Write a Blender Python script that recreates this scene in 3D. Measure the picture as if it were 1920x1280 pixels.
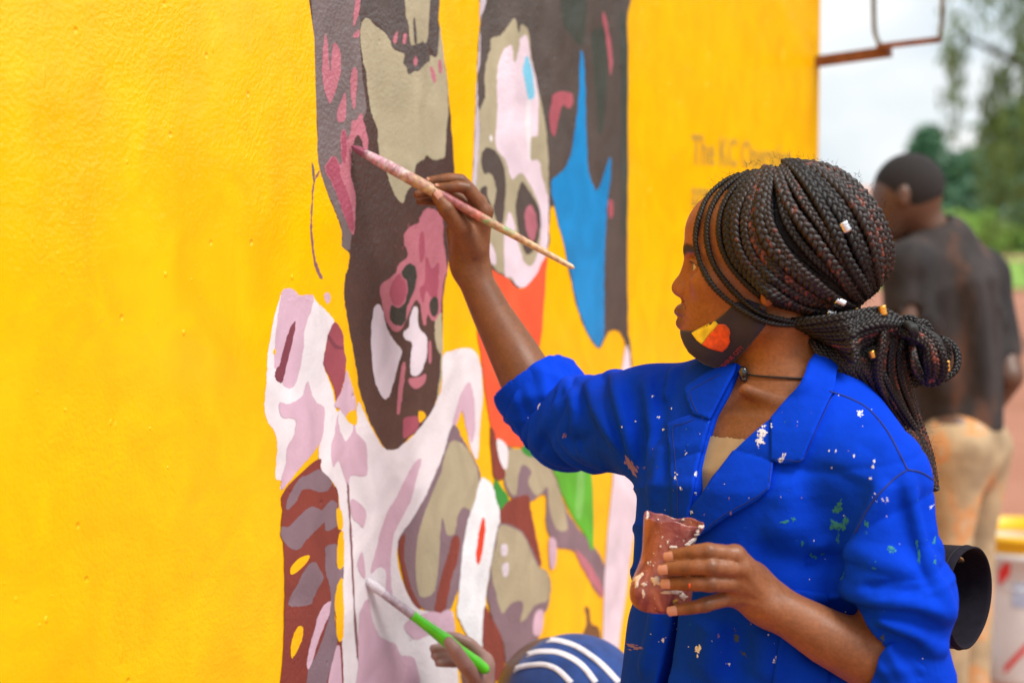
import bpy, bmesh, math, random
import numpy as np
from mathutils import Vector, Matrix
for _o in list(bpy.data.objects): bpy.data.objects.remove(_o)
SC = bpy.context.scene
R = math.radians
random.seed(7); NPR = np.random.RandomState(11)

# ------------------------------------------------------------------ camera
CAM_H, FPX, PITCH = 1.58, 3200.0, math.atan(240/3200.0)
cam_d = bpy.data.cameras.new('camera'); cam = bpy.data.objects.new('camera', cam_d)
SC.collection.objects.link(cam)
cam.location = (0, 0, CAM_H); cam.rotation_euler = (math.pi/2-PITCH, 0, 0)
cam_d.lens = 60.0; cam_d.sensor_width = 36.0; cam_d.clip_start = 0.05; cam_d.clip_end = 3000
cam_d.dof.use_dof = True; cam_d.dof.focus_distance = 2.17; cam_d.dof.aperture_fstop = 3.2
SC.camera = cam
# ------------------------------------------------------------------ sky, sun, exposure
SUN_EL = R(54)      # direction towards the sun: right of and behind the camera
sun_dir = Vector((math.cos(SUN_EL)*0.80, -math.cos(SUN_EL)*0.60, math.sin(SUN_EL))).normalized()
W = bpy.data.worlds.new('World'); SC.world = W; W.use_nodes = True
nt = W.node_tree; nt.nodes.clear()
N = nt.nodes.new; LK = nt.links.new
wo = N('ShaderNodeOutputWorld'); bg = N('ShaderNodeBackground'); sky = N('ShaderNodeTexSky')
sky.sky_type = 'NISHITA'; sky.sun_disc = False; sky.sun_elevation = SUN_EL
sky.sun_rotation = math.atan2(sun_dir.x, sun_dir.y); sky.dust_density = 2.0
tc = N('ShaderNodeTexCoord'); mp = N('ShaderNodeMapping'); mp.inputs['Scale'].default_value = (1, 1, 3.2)
n1 = N('ShaderNodeTexNoise'); n1.inputs['Scale'].default_value = 3.4; n1.inputs['Detail'].default_value = 6; n1.inputs['Distortion'].default_value = .5
cr = N('ShaderNodeValToRGB')
cr.color_ramp.elements[0].position = .40; cr.color_ramp.elements[0].color = (7.6, 8.7, 9.5, 1)
cr.color_ramp.elements[1].position = .60; cr.color_ramp.elements[1].color = (11.4, 11.5, 11.5, 1)
mx = N('ShaderNodeMix'); mx.data_type = 'RGBA'; mx.inputs['Factor'].default_value = .88
LK(tc.outputs['Generated'], mp.inputs['Vector']); LK(mp.outputs['Vector'], n1.inputs['Vector']); LK(n1.outputs['Fac'], cr.inputs['Fac'])
LK(sky.outputs['Color'], mx.inputs['A']); LK(cr.outputs['Color'], mx.inputs['B'])
LK(mx.outputs['Result'], bg.inputs['Color']); bg.inputs['Strength'].default_value = 0.075
LK(bg.outputs['Background'], wo.inputs['Surface'])
sl = bpy.data.lights.new('sun', 'SUN'); sl.energy = 3.0; sl.angle = R(28); sl.color = (1, .955, .9)
so = bpy.data.objects.new('sun', sl); SC.collection.objects.link(so); so.rotation_euler = sun_dir.to_track_quat('Z', 'Y').to_euler()
SC.view_settings.view_transform = 'Standard'; SC.view_settings.look = 'None'; SC.view_settings.gamma = 1
SC.view_settings.exposure = 0.46; SC.view_settings.use_curve_mapping = False
SC.render.engine = 'CYCLES'; SC.cycles.max_bounces = 6; SC.cycles.use_denoising = True

# ------------------------------------------------------------------ helpers
CP, SP = math.cos(PITCH), math.sin(PITCH)
def ray(px, py):
    px = np.asarray(px, float); py = np.asarray(py, float)
    u = (px-960)/FPX; v = (640-py)/FPX
    return np.stack([u, CP+v*SP, -SP+v*CP], -1)
def P(px, py, Y):                       # the point at depth Y seen at that place of the photograph
    d = ray(px, py); t = np.asarray(Y, float)/d[..., 1]
    return d*t[..., None]+np.array([0, 0, CAM_H])
def link(o, parent=None):
    SC.collection.objects.link(o)
    if parent is not None: o.parent = parent
    return o
def tag(o, label=None, cat=None, group=None, kind=None):
    for k, v in (('label', label), ('category', cat), ('group', group), ('kind', kind)):
        if v: o[k] = v
    return o
def empty(name, loc=(0, 0, 0)):
    o = bpy.data.objects.new(name, None); o.location = loc; o.empty_display_size = .1
    return link(o)
def meshobj(name, verts, faces, mat, parent=None, smooth=True, attrs=None):
    me = bpy.data.meshes.new(name)
    verts = np.asarray(verts, np.float32)
    if isinstance(faces, np.ndarray):
        k = faces.shape[1]; n = len(faces)
        me.vertices.add(len(verts)); me.vertices.foreach_set('co', verts.ravel())
        me.loops.add(n*k); me.loops.foreach_set('vertex_index', faces.astype(np.int32).ravel())
        me.polygons.add(n); me.polygons.foreach_set('loop_start', np.arange(0, n*k, k, dtype=np.int32))
        me.update(calc_edges=True); me.validate()
    else:
        me.from_pydata([tuple(map(float, v)) for v in verts], [], [list(map(int, f)) for f in faces]); me.update()
    if smooth: me.polygons.foreach_set('use_smooth', np.ones(len(me.polygons), bool))
    if attrs:
        for an, col in attrs.items():
            at = me.color_attributes.new(an, 'FLOAT_COLOR', 'POINT')
            c4 = np.ones((len(verts), 4), np.float32); c4[:, :3] = col
            at.data.foreach_set('color', c4.ravel())
    o = bpy.data.objects.new(name, me)
    if mat: me.materials.append(mat)
    link(o)
    if parent is not None:
        o.parent = parent; o.matrix_parent_inverse = Matrix.Translation(-Vector(parent.location)) if parent.type == 'EMPTY' else Matrix()
    return o
class MB:                               # collects shapes into one mesh
    def __init__(s): s.v = []; s.f = []
    def add(s, v, f):
        b = len(s.v); s.v += [tuple(map(float, x)) for x in v]; s.f += [[b+int(i) for i in q] for q in f]
    def box(s, c, size, rot=None):
        c = np.array(c, float); h = np.array(size, float)/2
        v = np.array([[x, y, z] for x in (-1, 1) for y in (-1, 1) for z in (-1, 1)], float)*h
        if rot is not None: v = v@np.array(rot).T
        s.add(v+c, [(0, 1, 3, 2), (4, 6, 7, 5), (0, 4, 5, 1), (2, 3, 7, 6), (0, 2, 6, 4), (1, 5, 7, 3)])
    def tube(s, pts, rad, n=8, cap=True):
        v, f = tube(pts, rad, n, cap); s.add(v, f)
    def build(s, name, mat, parent=None, smooth=True): return meshobj(name, s.v, s.f, mat, parent, smooth)
def frames(pts):
    pts = np.asarray(pts, float); t = np.gradient(pts, axis=0); t /= np.linalg.norm(t, axis=1)[:, None]+1e-12
    up = np.array([0, 0, 1.]) if abs(t[0, 2]) < .9 else np.array([1., 0, 0])
    n = np.zeros_like(t); a = up-t[0]*np.dot(up, t[0]); n[0] = a/np.linalg.norm(a)
    for i in range(1, len(t)):
        a = n[i-1]-t[i]*np.dot(n[i-1], t[i]); n[i] = a/np.linalg.norm(a)
    return t, n, np.cross(t, n)
def tube(pts, rad, n=8, cap=True):
    pts = np.asarray(pts, float); m = len(pts); rad = np.broadcast_to(np.asarray(rad, float), (m,))
    t, a, b = frames(pts); th = np.arange(n)*2*math.pi/n
    v = pts[:, None]+rad[:, None, None]*(np.cos(th)[None, :, None]*a[:, None]+np.sin(th)[None, :, None]*b[:, None])
    v = v.reshape(-1, 3); f = []
    for i in range(m-1):
        for j in range(n):
            k = (j+1) % n; f.append((i*n+j, i*n+k, (i+1)*n+k, (i+1)*n+j))
    if cap: f.append(tuple(range(n-1, -1, -1))); f.append(tuple((m-1)*n+j for j in range(n)))
    return v, f
def spline(pts, n, closed=False):       # Catmull-Rom through points
    p = np.asarray(pts, float); m = len(p)
    if closed: q = np.vstack([p[-1], p, p[0], p[1]]); segs = m
    else: q = np.vstack([2*p[0]-p[1], p, 2*p[-1]-p[-2]]); segs = m-1
    t = np.linspace(0, segs, n, endpoint=not closed); i = np.minimum(t.astype(int), segs-1); u = (t-i)[:, None]
    a, b, c, d = q[i], q[i+1], q[i+2], q[i+3]
    return .5*((2*b)+(-a+c)*u+(2*a-5*b+4*c-d)*u*u+(-a+3*b-3*c+d)*u**3)
# ------------------------------------------------------------------ materials
MATS = {}
def srgb(r, g, b):
    f = lambda c: (c/255/12.92 if c/255 <= .04045 else ((c/255+.055)/1.055)**2.4)
    return (f(r), f(g), f(b))
def mat(name, col, rough=.6, noise=None, bump=None, metal=0, attr=None, spec=.5, coat=0, sheen=0, sss=0, extra=None):
    """noise=(scale, amount): value variation; bump=(scale, strength, distance)"""
    if name in MATS: return MATS[name]
    m = bpy.data.materials.new(name); m.use_nodes = True; nt = m.node_tree; b = nt.nodes['Principled BSDF']
    b.inputs['Roughness'].default_value = rough; b.inputs['Metallic'].default_value = metal
    b.inputs['Specular IOR Level'].default_value = spec; b.inputs['Coat Weight'].default_value = coat
    if sheen: b.inputs['Sheen Weight'].default_value = sheen; b.inputs['Sheen Roughness'].default_value = .5
    if sss:
        b.inputs['Subsurface Weight'].default_value = sss; b.inputs['Subsurface Radius'].default_value = (.012, .004, .002); b.inputs['Subsurface Scale'].default_value = .6
    Nn = nt.nodes.new; L = nt.links.new
    tcn = Nn('ShaderNodeTexCoord'); src = None
    if attr:
        an = Nn('ShaderNodeAttribute'); an.attribute_name = attr; src = an.outputs['Color']
    else:
        rgb = Nn('ShaderNodeRGB'); rgb.outputs[0].default_value = (*col, 1); src = rgb.outputs[0]
    if noise:
        nz = Nn('ShaderNodeTexNoise'); nz.inputs['Scale'].default_value = noise[0]; nz.inputs['Detail'].default_value = 5
        L(tcn.outputs['Object'], nz.inputs['Vector'])
        mr = Nn('ShaderNodeMapRange'); mr.inputs[1].default_value = .3; mr.inputs[2].default_value = .7
        mr.inputs[3].default_value = 1-noise[1]; mr.inputs[4].default_value = 1+noise[1]
        L(nz.outputs['Fac'], mr.inputs[0])
        mm = Nn('ShaderNodeMix'); mm.data_type = 'RGBA'; mm.blend_type = 'MULTIPLY'; mm.inputs['Factor'].default_value = 1
        L(src, mm.inputs['A']); L(mr.outputs[0], mm.inputs['B']); src = mm.outputs['Result']
    if extra: src = extra(nt, tcn, src, b)
    L(src, b.inputs['Base Color'])
    if bump:
        nz = Nn('ShaderNodeTexNoise'); nz.inputs['Scale'].default_value = bump[0]; nz.inputs['Detail'].default_value = 3
        L(tcn.outputs['Object'], nz.inputs['Vector'])
        bp = Nn('ShaderNodeBump'); bp.inputs['Strength'].default_value = bump[1]; bp.inputs['Distance'].default_value = bump[2]
        L(nz.outputs['Fac'], bp.inputs['Height']); L(bp.outputs['Normal'], b.inputs['Normal'])
    MATS[name] = m; return m
# ------------------------------------------------------------------ signed-distance modelling
def smin(a, b, k):
    if k <= 0: return np.minimum(a, b)
    h = np.maximum(k-np.abs(a-b), 0)/k
    return np.minimum(a, b)-h*h*k*.25
def smax(a, b, k): return -smin(-a, -b, k)
def d_cone(p, a, b, ra, rb):
    a = np.asarray(a, float); b = np.asarray(b, float); ab = b-a
    t = np.clip(((p-a)@ab)/(ab@ab+1e-12), 0, 1)
    return np.linalg.norm(p-a-t[:, None]*ab, axis=1)-(ra+(rb-ra)*t)
def d_ell(p, c, r, rot=None):
    q = p-np.asarray(c, float)
    if rot is not None: q = q@np.asarray(rot)      # columns of rot are the axes
    r = np.asarray(r, float); k0 = np.linalg.norm(q/r, axis=1); k1 = np.linalg.norm(q/(r*r), axis=1)
    return np.where(k1 > 1e-9, k0*(k0-1)/np.maximum(k1, 1e-9), -r.min())
def d_line(p, pts):                      # unsigned distance to a polyline and the parameter on it
    best = np.full(len(p), 1e9); par = np.zeros(len(p)); pts = np.asarray(pts, float); n = len(pts)-1
    for i in range(n):
        a, ab = pts[i], pts[i+1]-pts[i]
        t = np.clip(((p-a)@ab)/(ab@ab+1e-12), 0, 1); d = np.linalg.norm(p-a-t[:, None]*ab, axis=1)
        m = d < best; best = np.where(m, d, best); par = np.where(m, (i+t)/n, par)
    return best, par
class SDF:
    """ordered list of primitives; each only evaluated near its own bounds"""
    def __init__(s): s.ops = []
    def _add(s, fn, lo, hi, k, mode): s.ops.append((fn, np.asarray(lo, float), np.asarray(hi, float), k, mode)); return s
    def cone(s, a, b, ra, rb=None, k=.01, mode='u'):
        rb = ra if rb is None else rb; a = np.asarray(a, float); b = np.asarray(b, float); m = max(ra, rb)
        return s._add(lambda p: d_cone(p, a, b, ra, rb), np.minimum(a, b)-m, np.maximum(a, b)+m, k, mode)
    def chain(s, pts, rads, k=.01, mode='u'):
        for i in range(len(pts)-1): s.cone(pts[i], pts[i+1], rads[i], rads[i+1], k, mode)
        return s
    def limb(s, pts, rads, k=.01, mode='u'):   # one smooth tube: chain united sharply with itself, then blended
        pts = np.asarray(pts, float); rads = np.asarray(rads, float)
        def fn(p):
            d, t = d_line(p, pts); return d-np.interp(t*(len(pts)-1), np.arange(len(pts)), rads)
        return s._add(fn, pts.min(0)-rads.max(), pts.max(0)+rads.max(), k, mode)
    def ell(s, c, r, rot=None, k=.01, mode='u'):
        m = max(r); c = np.asarray(c, float)
        return s._add(lambda p: d_ell(p, c, r, rot), c-m, c+m, k, mode)
    def fold(s, pts, w, h):              # a ridge (h>0) or crease (h<0) along a line on the surface, fading to its ends
        pts = np.asarray(pts, float)
        def fn(p):
            d, t = d_line(p, pts); return h*np.exp(-(d/w)**(1.8 if h > 0 else 1.05))*np.clip(np.minimum(t, 1-t)*4.5+.1, 0, 1)
        return s._add(fn, pts.min(0)-3.4*w, pts.max(0)+3.4*w, 0, 'f')
    def func(s, fn, lo, hi, k, mode): return s._add(fn, lo, hi, k, mode)
    def __call__(s, p, mg=.05):
        d = np.full(len(p), 1.0)
        if not len(p): return d
        pl, ph = p.min(0), p.max(0)
        for fn, lo, hi, k, mode in s.ops:
            m = 0 if mode == 'f' else mg+k
            if np.any(ph < lo-m) or np.any(pl > hi+m): continue
            ii = np.nonzero(np.all((p > lo-m) & (p < hi+m), axis=1))[0]
            if not len(ii): continue
            q = fn(p[ii])
            if mode == 'u': d[ii] = smin(d[ii], q, k)
            elif mode == 's': d[ii] = smax(d[ii], -q, k)
            elif mode == 'i': d[ii] = smax(d[ii], q, k)
            else: d[ii] -= q
        return d
    def bounds(s):
        lo = np.min([o[1] for o in s.ops if o[4] == 'u'], 0); hi = np.max([o[2] for o in s.ops if o[4] == 'u'], 0); return lo, hi
def mesh_sdf(f, lo, hi, h, B=12, clip=None):
    """surface nets on the blocks the surface passes through"""
    lo = np.asarray(lo, float)-3*h; hi = np.asarray(hi, float)+3*h
    nb = np.ceil((hi-lo)/(h*B)).astype(int); nx, ny, nz = (nb*B+2)
    g = np.stack(np.meshgrid(*[np.arange(n) for n in nb], indexing='ij'), -1).reshape(-1, 3)
    cen = lo+(g+.5)*h*B; keep = np.abs(f(cen, h*B*1.2)) < h*B*.95
    g = g[keep]; m = B+1
    cc = g//4; g = g[np.lexsort((cc[:, 2], cc[:, 1], cc[:, 0]))]
    loc = np.stack(np.meshgrid(*[np.arange(m)]*3, indexing='ij'), -1).reshape(-1, 3)
    vid, vpos, quads = [], [], []
    key = lambda c: c[..., 0].astype(np.int64)+nx*(c[..., 1].astype(np.int64)+ny*c[..., 2].astype(np.int64))
    for s0 in range(0, len(g), 40):
        gg = g[s0:s0+40]; idx = gg[:, None]*B+loc[None]; pts = lo+idx*h
        D = f(pts.reshape(-1, 3), h*3+.004).reshape(-1, m, m, m)
        S = D < 0
        c = [(i, j, k) for i in (0, 1) for j in (0, 1) for k in (0, 1)]
        cnt = sum(S[:, i:i+B, j:j+B, k:k+B].astype(np.int8) for i, j, k in c)
        act = np.argwhere((cnt > 0) & (cnt < 8))
        if not len(act): continue
        val = np.stack([D[act[:, 0], act[:, 1]+i, act[:, 2]+j, act[:, 3]+k] for i, j, k in c], 1)
        co = np.array(c, float); acc = np.zeros((len(act), 3)); n = np.zeros(len(act))
        for a in range(8):
            for b in range(a+1, 8):
                if np.abs(co[a]-co[b]).sum() != 1: continue
                x = (val[:, a] < 0) != (val[:, b] < 0); t = val[:, a]/np.where(x, val[:, a]-val[:, b], 1)
                acc += np.where(x[:, None], co[a]+t[:, None]*(co[b]-co[a]), 0); n += x
        cell = gg[act[:, 0]]*B+act[:, 1:]
        vid.append(key(cell)); vpos.append(lo+(cell+acc/n[:, None])*h)
        for ax in range(3):
            e = [0, 0, 0]; e[ax] = 1; o1 = [0, 0, 0]; o2 = [0, 0, 0]; o1[(ax+1) % 3] = 1; o2[(ax+2) % 3] = 1
            A = S[:, :B, :B, :B]; Bq = S[:, e[0]:e[0]+B, e[1]:e[1]+B, e[2]:e[2]+B]
            w = np.argwhere(A != Bq)
            if not len(w): continue
            base = gg[w[:, 0]]*B+w[:, 1:]; flip = A[w[:, 0], w[:, 1], w[:, 2], w[:, 3]]
            o1 = np.array(o1); o2 = np.array(o2)
            q = np.stack([key(base-o1-o2), key(base-o2), key(base), key(base-o1)], 1)
            q[~flip] = q[~flip][:, ::-1]; quads.append(q)
    vid = np.concatenate(vid); vpos = np.concatenate(vpos); q = np.concatenate(quads)
    o = np.argsort(vid); vid = vid[o]; vpos = vpos[o]
    ix = np.searchsorted(vid, q); ix = np.clip(ix, 0, len(vid)-1)
    q = ix[np.all(vid[ix] == q, axis=1)]
    if clip is not None:
        kv = clip(vpos); q = q[np.all(kv[q], axis=1)]
        used = np.zeros(len(vpos), bool); used[q.ravel()] = True; mp_ = np.cumsum(used)-1; vpos = vpos[used]; q = mp_[q]
    return vpos, q
def relax(v, q, it=1, lam=.5):           # a light smoothing of a quad mesh
    for _ in range(it):
        a = np.zeros_like(v); n = np.zeros(len(v))
        for i in range(4):
            x, y = q[:, i], q[:, (i+1) % 4]
            np.add.at(a, x, v[y]); np.add.at(a, y, v[x]); np.add.at(n, x, 1); np.add.at(n, y, 1)
        v = v+lam*(a/np.maximum(n, 1)[:, None]-v)
    return v
def march(f, o, d, t0, t1, n=90):        # ray hits of an SDF
    d = d/np.linalg.norm(d, axis=1)[:, None]; t = np.full(len(d), t0, float)
    for _ in range(n):
        t = np.minimum(t+np.clip(f(o+d*t[:, None], .12)*.8, -.05, .06), t1)
    return o+d*t[:, None], t < t1-1e-4
def pixhit(f, pxy, y0, y1):
    d = ray(np.asarray(pxy)[:, 0], np.asarray(pxy)[:, 1]); s = np.linalg.norm(d, axis=1)
    return march(f, np.array([0, 0, CAM_H]), d, y0, y1)
def grad(f, p, e=.002):
    g = np.stack([f(p+np.eye(3)[i]*e, .12)-f(p-np.eye(3)[i]*e, .12) for i in range(3)], 1)
    return g/(np.linalg.norm(g, axis=1)[:, None]+1e-9)
def inpoly(p, poly):
    x, y = p[:, 0], p[:, 1]; r = np.zeros(len(p), bool); n = len(poly)
    for i in range(n):
        x1, y1 = poly[i]; x2, y2 = poly[(i+1) % n]
        c = ((y1 > y) != (y2 > y)) & (x < (x2-x1)*(y-y1)/(y2-y1+1e-12)+x1); r ^= c
    return r
def polysd(p, poly):                     # signed distance to a 2-D polygon
    poly = np.asarray(poly, float); d = np.full(len(p), 1e9)
    for i in range(len(poly)):
        a = poly[i]; e = poly[(i+1) % len(poly)]-a
        t = np.clip(((p-a)@e)/(e@e+1e-12), 0, 1); d = np.minimum(d, np.linalg.norm(p-a-t[:, None]*e, axis=1))
    return np.where(inpoly(p, poly), -d, d)
def tri2d(poly, step):
    """triangulated flat sheet of a polygon: outline resampled and interior filled"""
    from mathutils.geometry import delaunay_2d_cdt
    poly = np.asarray(poly, float); pts = []
    for i in range(len(poly)):
        a, b = poly[i], poly[(i+1) % len(poly)]; n = max(1, int(np.ceil(np.linalg.norm(b-a)/step)))
        pts += [a+(b-a)*k/n for k in range(n)]
    nb = len(pts); lo, hi = poly.min(0), poly.max(0)
    gx, gy = np.meshgrid(np.arange(lo[0], hi[0], step), np.arange(lo[1], hi[1], step)); g = np.stack([gx.ravel(), gy.ravel()], 1)
    if len(g):
        g = g[polysd(g, poly) < -step*.6]; pts += list(g)
    r = delaunay_2d_cdt([Vector((float(a), float(b))) for a, b in pts], [(i, (i+1) % nb) for i in range(nb)], [list(range(nb))], 1, 1e-5)
    return np.array([[v.x, v.y] for v in r[0]]), [list(f) for f in r[2]], r[1]
def sheet(name, v0, nrm, faces, th, mat_, parent):   # a thin sheet with real thickness: outer face, inner face and rim
    n = len(v0); vo = v0+nrm*th; fs = list(faces)
    cnt = {}
    for f in faces:
        for i in range(len(f)):
            e = (f[i], f[(i+1) % len(f)]); cnt[e] = cnt.get(e, 0)+1
    out = [list(f) for f in faces]+[[i+n for i in reversed(f)] for f in faces]
    for (a, b) in cnt:
        if (b, a) not in cnt: out.append([b, a, a+n, b+n])
    return meshobj(name, np.vstack([vo, v0]), out, mat_, parent)
from mathutils.bvhtree import BVHTree
def treehit(tree, pxy):
    d = ray(np.asarray(pxy)[:, 0], np.asarray(pxy)[:, 1]); p = np.zeros((len(d), 3)); g = np.zeros((len(d), 3)); ok = np.zeros(len(d), bool); o = Vector((0, 0, CAM_H))
    for i, q in enumerate(d):
        h, n_, _, _ = tree.ray_cast(o, Vector(q))
        if h is not None: p[i] = h; g[i] = n_ if n_.dot(Vector(q)) < 0 else -n_; ok[i] = True
    return p, g, ok
def drape(name, f, poly, y0, y1, mat_, parent, off=.0005, th=.0015, step=6, smoothn=0, jit=0):
    """a cloth patch or paint mark lying on a modelled surface"""
    poly = np.asarray(poly, float)
    if smoothn: poly = spline(poly, smoothn, True)
    v2, fc, _ = tri2d(poly, step)
    if isinstance(f, BVHTree): p, g, ok = treehit(f, v2)
    else: p, ok = pixhit(f, v2, y0, y1); g = grad(f, p, .004)
    fc = [q for q in fc if all(ok[i] for i in q)]
    par = list(range(len(v2)))
    def root(i):
        while par[i] != i: par[i] = par[par[i]]; i = par[i]
        return i
    for q in fc:
        for i in q[1:]: par[root(i)] = root(q[0])
    if fc:
        cnt = {}
        for q in fc: cnt[root(q[0])] = cnt.get(root(q[0]), 0)+1
        big = max(cnt, key=cnt.get); fc = [q for q in fc if root(q[0]) == big]; used = sorted({i for q in fc for i in q}); mp_ = {a: b for b, a in enumerate(used)}; fc = [[mp_[i] for i in q] for q in fc]; p = p[used]; g = g[used]
    if not fc: return None
    # faces in picture space run clockwise: make them face outward
    a = fc[0]; nn = np.cross(p[a[1]]-p[a[0]], p[a[2]]-p[a[0]])
    if np.dot(nn, g[a[0]]) < 0: fc = [list(reversed(q)) for q in fc]
    return sheet(name, p+g*off, g, fc, th, mat_, parent)
# ------------------------------------------------------------------ painted wall with its mural
WD = np.array([.522, 1.0]); WD /= np.linalg.norm(WD); WN = np.array([WD[1], -WD[0]]); W0 = np.array([-.234, 2.5])
WD3 = np.array([*WD, 0]); WN3 = np.array([*WN, 0])
def onwall(pxy, off=0.0):
    d = ray(np.asarray(pxy, float)[:, 0], np.asarray(pxy, float)[:, 1])
    t = ((W0+WN*off)@WN)/(d[:, :2]@WN); return d*t[:, None]+np.array([0, 0, CAM_H])
def paint_surface(amount, rough, var=.15, hue=False):
    """brush-on gloss over rough render: orange peel, pits and a slow unevenness, as relief only"""
    def ex(nt, tcn, src, b):
        Nn = nt.nodes.new; L = nt.links.new
        geo = Nn('ShaderNodeNewGeometry')
        a = Nn('ShaderNodeTexNoise'); a.inputs['Scale'].default_value = 165; a.inputs['Detail'].default_value = 4
        c = Nn('ShaderNodeTexNoise'); c.inputs['Scale'].default_value = 9; c.inputs['Detail'].default_value = 4
        v = Nn('ShaderNodeTexVoronoi'); v.inputs['Scale'].default_value = 26; v.inputs['Randomness'].default_value = 1
        for x in (a, c, v): L(geo.outputs['Position'], x.inputs['Vector'])
        mr = Nn('ShaderNodeMapRange'); mr.inputs[1].default_value = .03; mr.inputs[2].default_value = .12; mr.inputs[3].default_value = -1.6; mr.inputs[4].default_value = 0
        L(v.outputs['Distance'], mr.inputs[0])
        # only few of the cells carry a pit
        cm = Nn('ShaderNodeSeparateColor'); L(v.outputs['Color'], cm.inputs[0])
        gt = Nn('ShaderNodeMath'); gt.operation = 'GREATER_THAN'; gt.inputs[1].default_value = .80; L(cm.outputs[0], gt.inputs[0])
        pm = Nn('ShaderNodeMath'); pm.operation = 'MULTIPLY'; L(mr.outputs[0], pm.inputs[0]); L(gt.outputs[0], pm.inputs[1])
        pt = Nn('ShaderNodeTexNoise'); pt.inputs['Scale'].default_value = 2.6; pt.inputs['Detail'].default_value = 3; L(geo.outputs['Position'], pt.inputs['Vector'])
        pr = Nn('ShaderNodeMapRange'); pr.inputs[1].default_value = .38; pr.inputs[2].default_value = .66; pr.inputs[3].default_value = .25; pr.inputs[4].default_value = 1.5; L(pt.outputs['Fac'], pr.inputs[0])
        am = Nn('ShaderNodeMath'); am.operation = 'MULTIPLY'; L(a.outputs['Fac'], am.inputs[0]); L(pr.outputs[0], am.inputs[1])
        rr = Nn('ShaderNodeMapRange'); rr.inputs[1].default_value = .35; rr.inputs[2].default_value = .7; rr.inputs[3].default_value = b.inputs['Roughness'].default_value+.12; rr.inputs[4].default_value = b.inputs['Roughness'].default_value-.03; L(pt.outputs['Fac'], rr.inputs[0]); L(rr.outputs[0], b.inputs['Roughness'])
        m1 = Nn('ShaderNodeMath'); m1.operation = 'MULTIPLY_ADD'; L(c.outputs['Fac'], m1.inputs[0]); m1.inputs[1].default_value = 4.0; L(am.outputs[0], m1.inputs[2])
        m2 = Nn('ShaderNodeMath'); m2.operation = 'ADD'; L(m1.outputs[0], m2.inputs[0]); L(pm.outputs[0], m2.inputs[1])
        bp = Nn('ShaderNodeBump'); bp.inputs['Strength'].default_value = amount; bp.inputs['Distance'].default_value = .0016
        L(m2.outputs[0], bp.inputs['Height']); L(bp.outputs['Normal'], b.inputs['Normal'])
        # brush-on cover is uneven: slight pigment variation
        st = Nn('ShaderNodeMapping'); st.inputs['Scale'].default_value = (6, 6, .9); L(geo.outputs['Position'], st.inputs['Vector'])
        s = Nn('ShaderNodeTexNoise'); s.inputs['Scale'].default_value = 2.2; s.inputs['Detail'].default_value = 7; L(st.outputs[0], s.inputs['Vector'])
        r = Nn('ShaderNodeMapRange'); r.inputs[1].default_value = .3; r.inputs[2].default_value = .7; r.inputs[3].default_value = .94; r.inputs[4].default_value = 1.05; L(s.outputs['Fac'], r.inputs[0])
        mm = Nn('ShaderNodeMix'); mm.data_type = 'RGBA'; mm.blend_type = 'MULTIPLY'; mm.inputs['Factor'].default_value = 1
        L(src, mm.inputs['A']); L(r.outputs[0], mm.inputs['B'])
        # overlapping brush passes of slightly different cover
        w_ = Nn('ShaderNodeTexNoise'); w_.inputs['Scale'].default_value = 11; w_.inputs['Detail'].default_value = 6; w_.inputs['Distortion'].default_value = .8; L(geo.outputs['Position'], w_.inputs['Vector'])
        v_ = Nn('ShaderNodeMapRange'); v_.inputs[1].default_value = .32; v_.inputs[2].default_value = .68; v_.inputs[3].default_value = 1-var; v_.inputs[4].default_value = 1+var*.8; L(w_.outputs['Fac'], v_.inputs[0])
        cc = Nn('ShaderNodeCombineColor'); L(v_.outputs[0], cc.inputs[1]); 
        for k_ in (0, 2): cc.inputs[k_].default_value = 1
        if not hue: L(v_.outputs[0], cc.inputs[0]); L(v_.outputs[0], cc.inputs[2])
        m9 = Nn('ShaderNodeMix'); m9.data_type = 'RGBA'; m9.blend_type = 'MULTIPLY'; m9.inputs['Factor'].default_value = 1; L(mm.outputs['Result'], m9.inputs['A']); L(cc.outputs[0], m9.inputs['B']); return m9.outputs['Result']
    return ex
wall_mat = mat('yellow_gloss_paint', (.94, .49, .0003), .12, extra=paint_surface(.58, .3, .085, True), spec=.55)
WEND = 4.5; sE = (np.array([-.234+.522*(WEND-2.5), WEND])-W0)@WD
wall = empty('painted_wall', (float(W0[0]), float(W0[1]), 0))
tag(wall, 'bright yellow gloss painted wall with a half finished mural of two portraits', 'wall')
mb = MB(); sA, TH, HW = -4.2, .24, 3.3
def wp(s, o, z): return (W0[0]+WD[0]*s+WN[0]*o, W0[1]+WD[1]*s+WN[1]*o, z)
bev = .02
ring = [(sA, 0), (sE-bev, 0), (sE-bev*.3, -bev*.3), (sE, -bev), (sE, -TH), (sA, -TH)]
v = [wp(s, o, z) for z in (-.1, HW) for s, o in ring]; n = len(ring)
fc = [(i, (i+1) % n, n+(i+1) % n, n+i) for i in range(n)]+[tuple(range(n-1, -1, -1)), tuple(range(n, 2*n))]
meshobj('wall_body', v, fc, wall_mat, wall, False)
cop = MB(); rot = np.stack([WD3, WN3, [0, 0, 1]], 1)
cop.box(np.array(wp((sA+sE)/2, -TH/2, HW+.045)), (sE-sA+.12, TH+.14, .09), rot); cop.build('coping', mat('coping_concrete', (.35, .32, .28), .85, (12, .25), (40, .4, .01)), wall, False)

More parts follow.
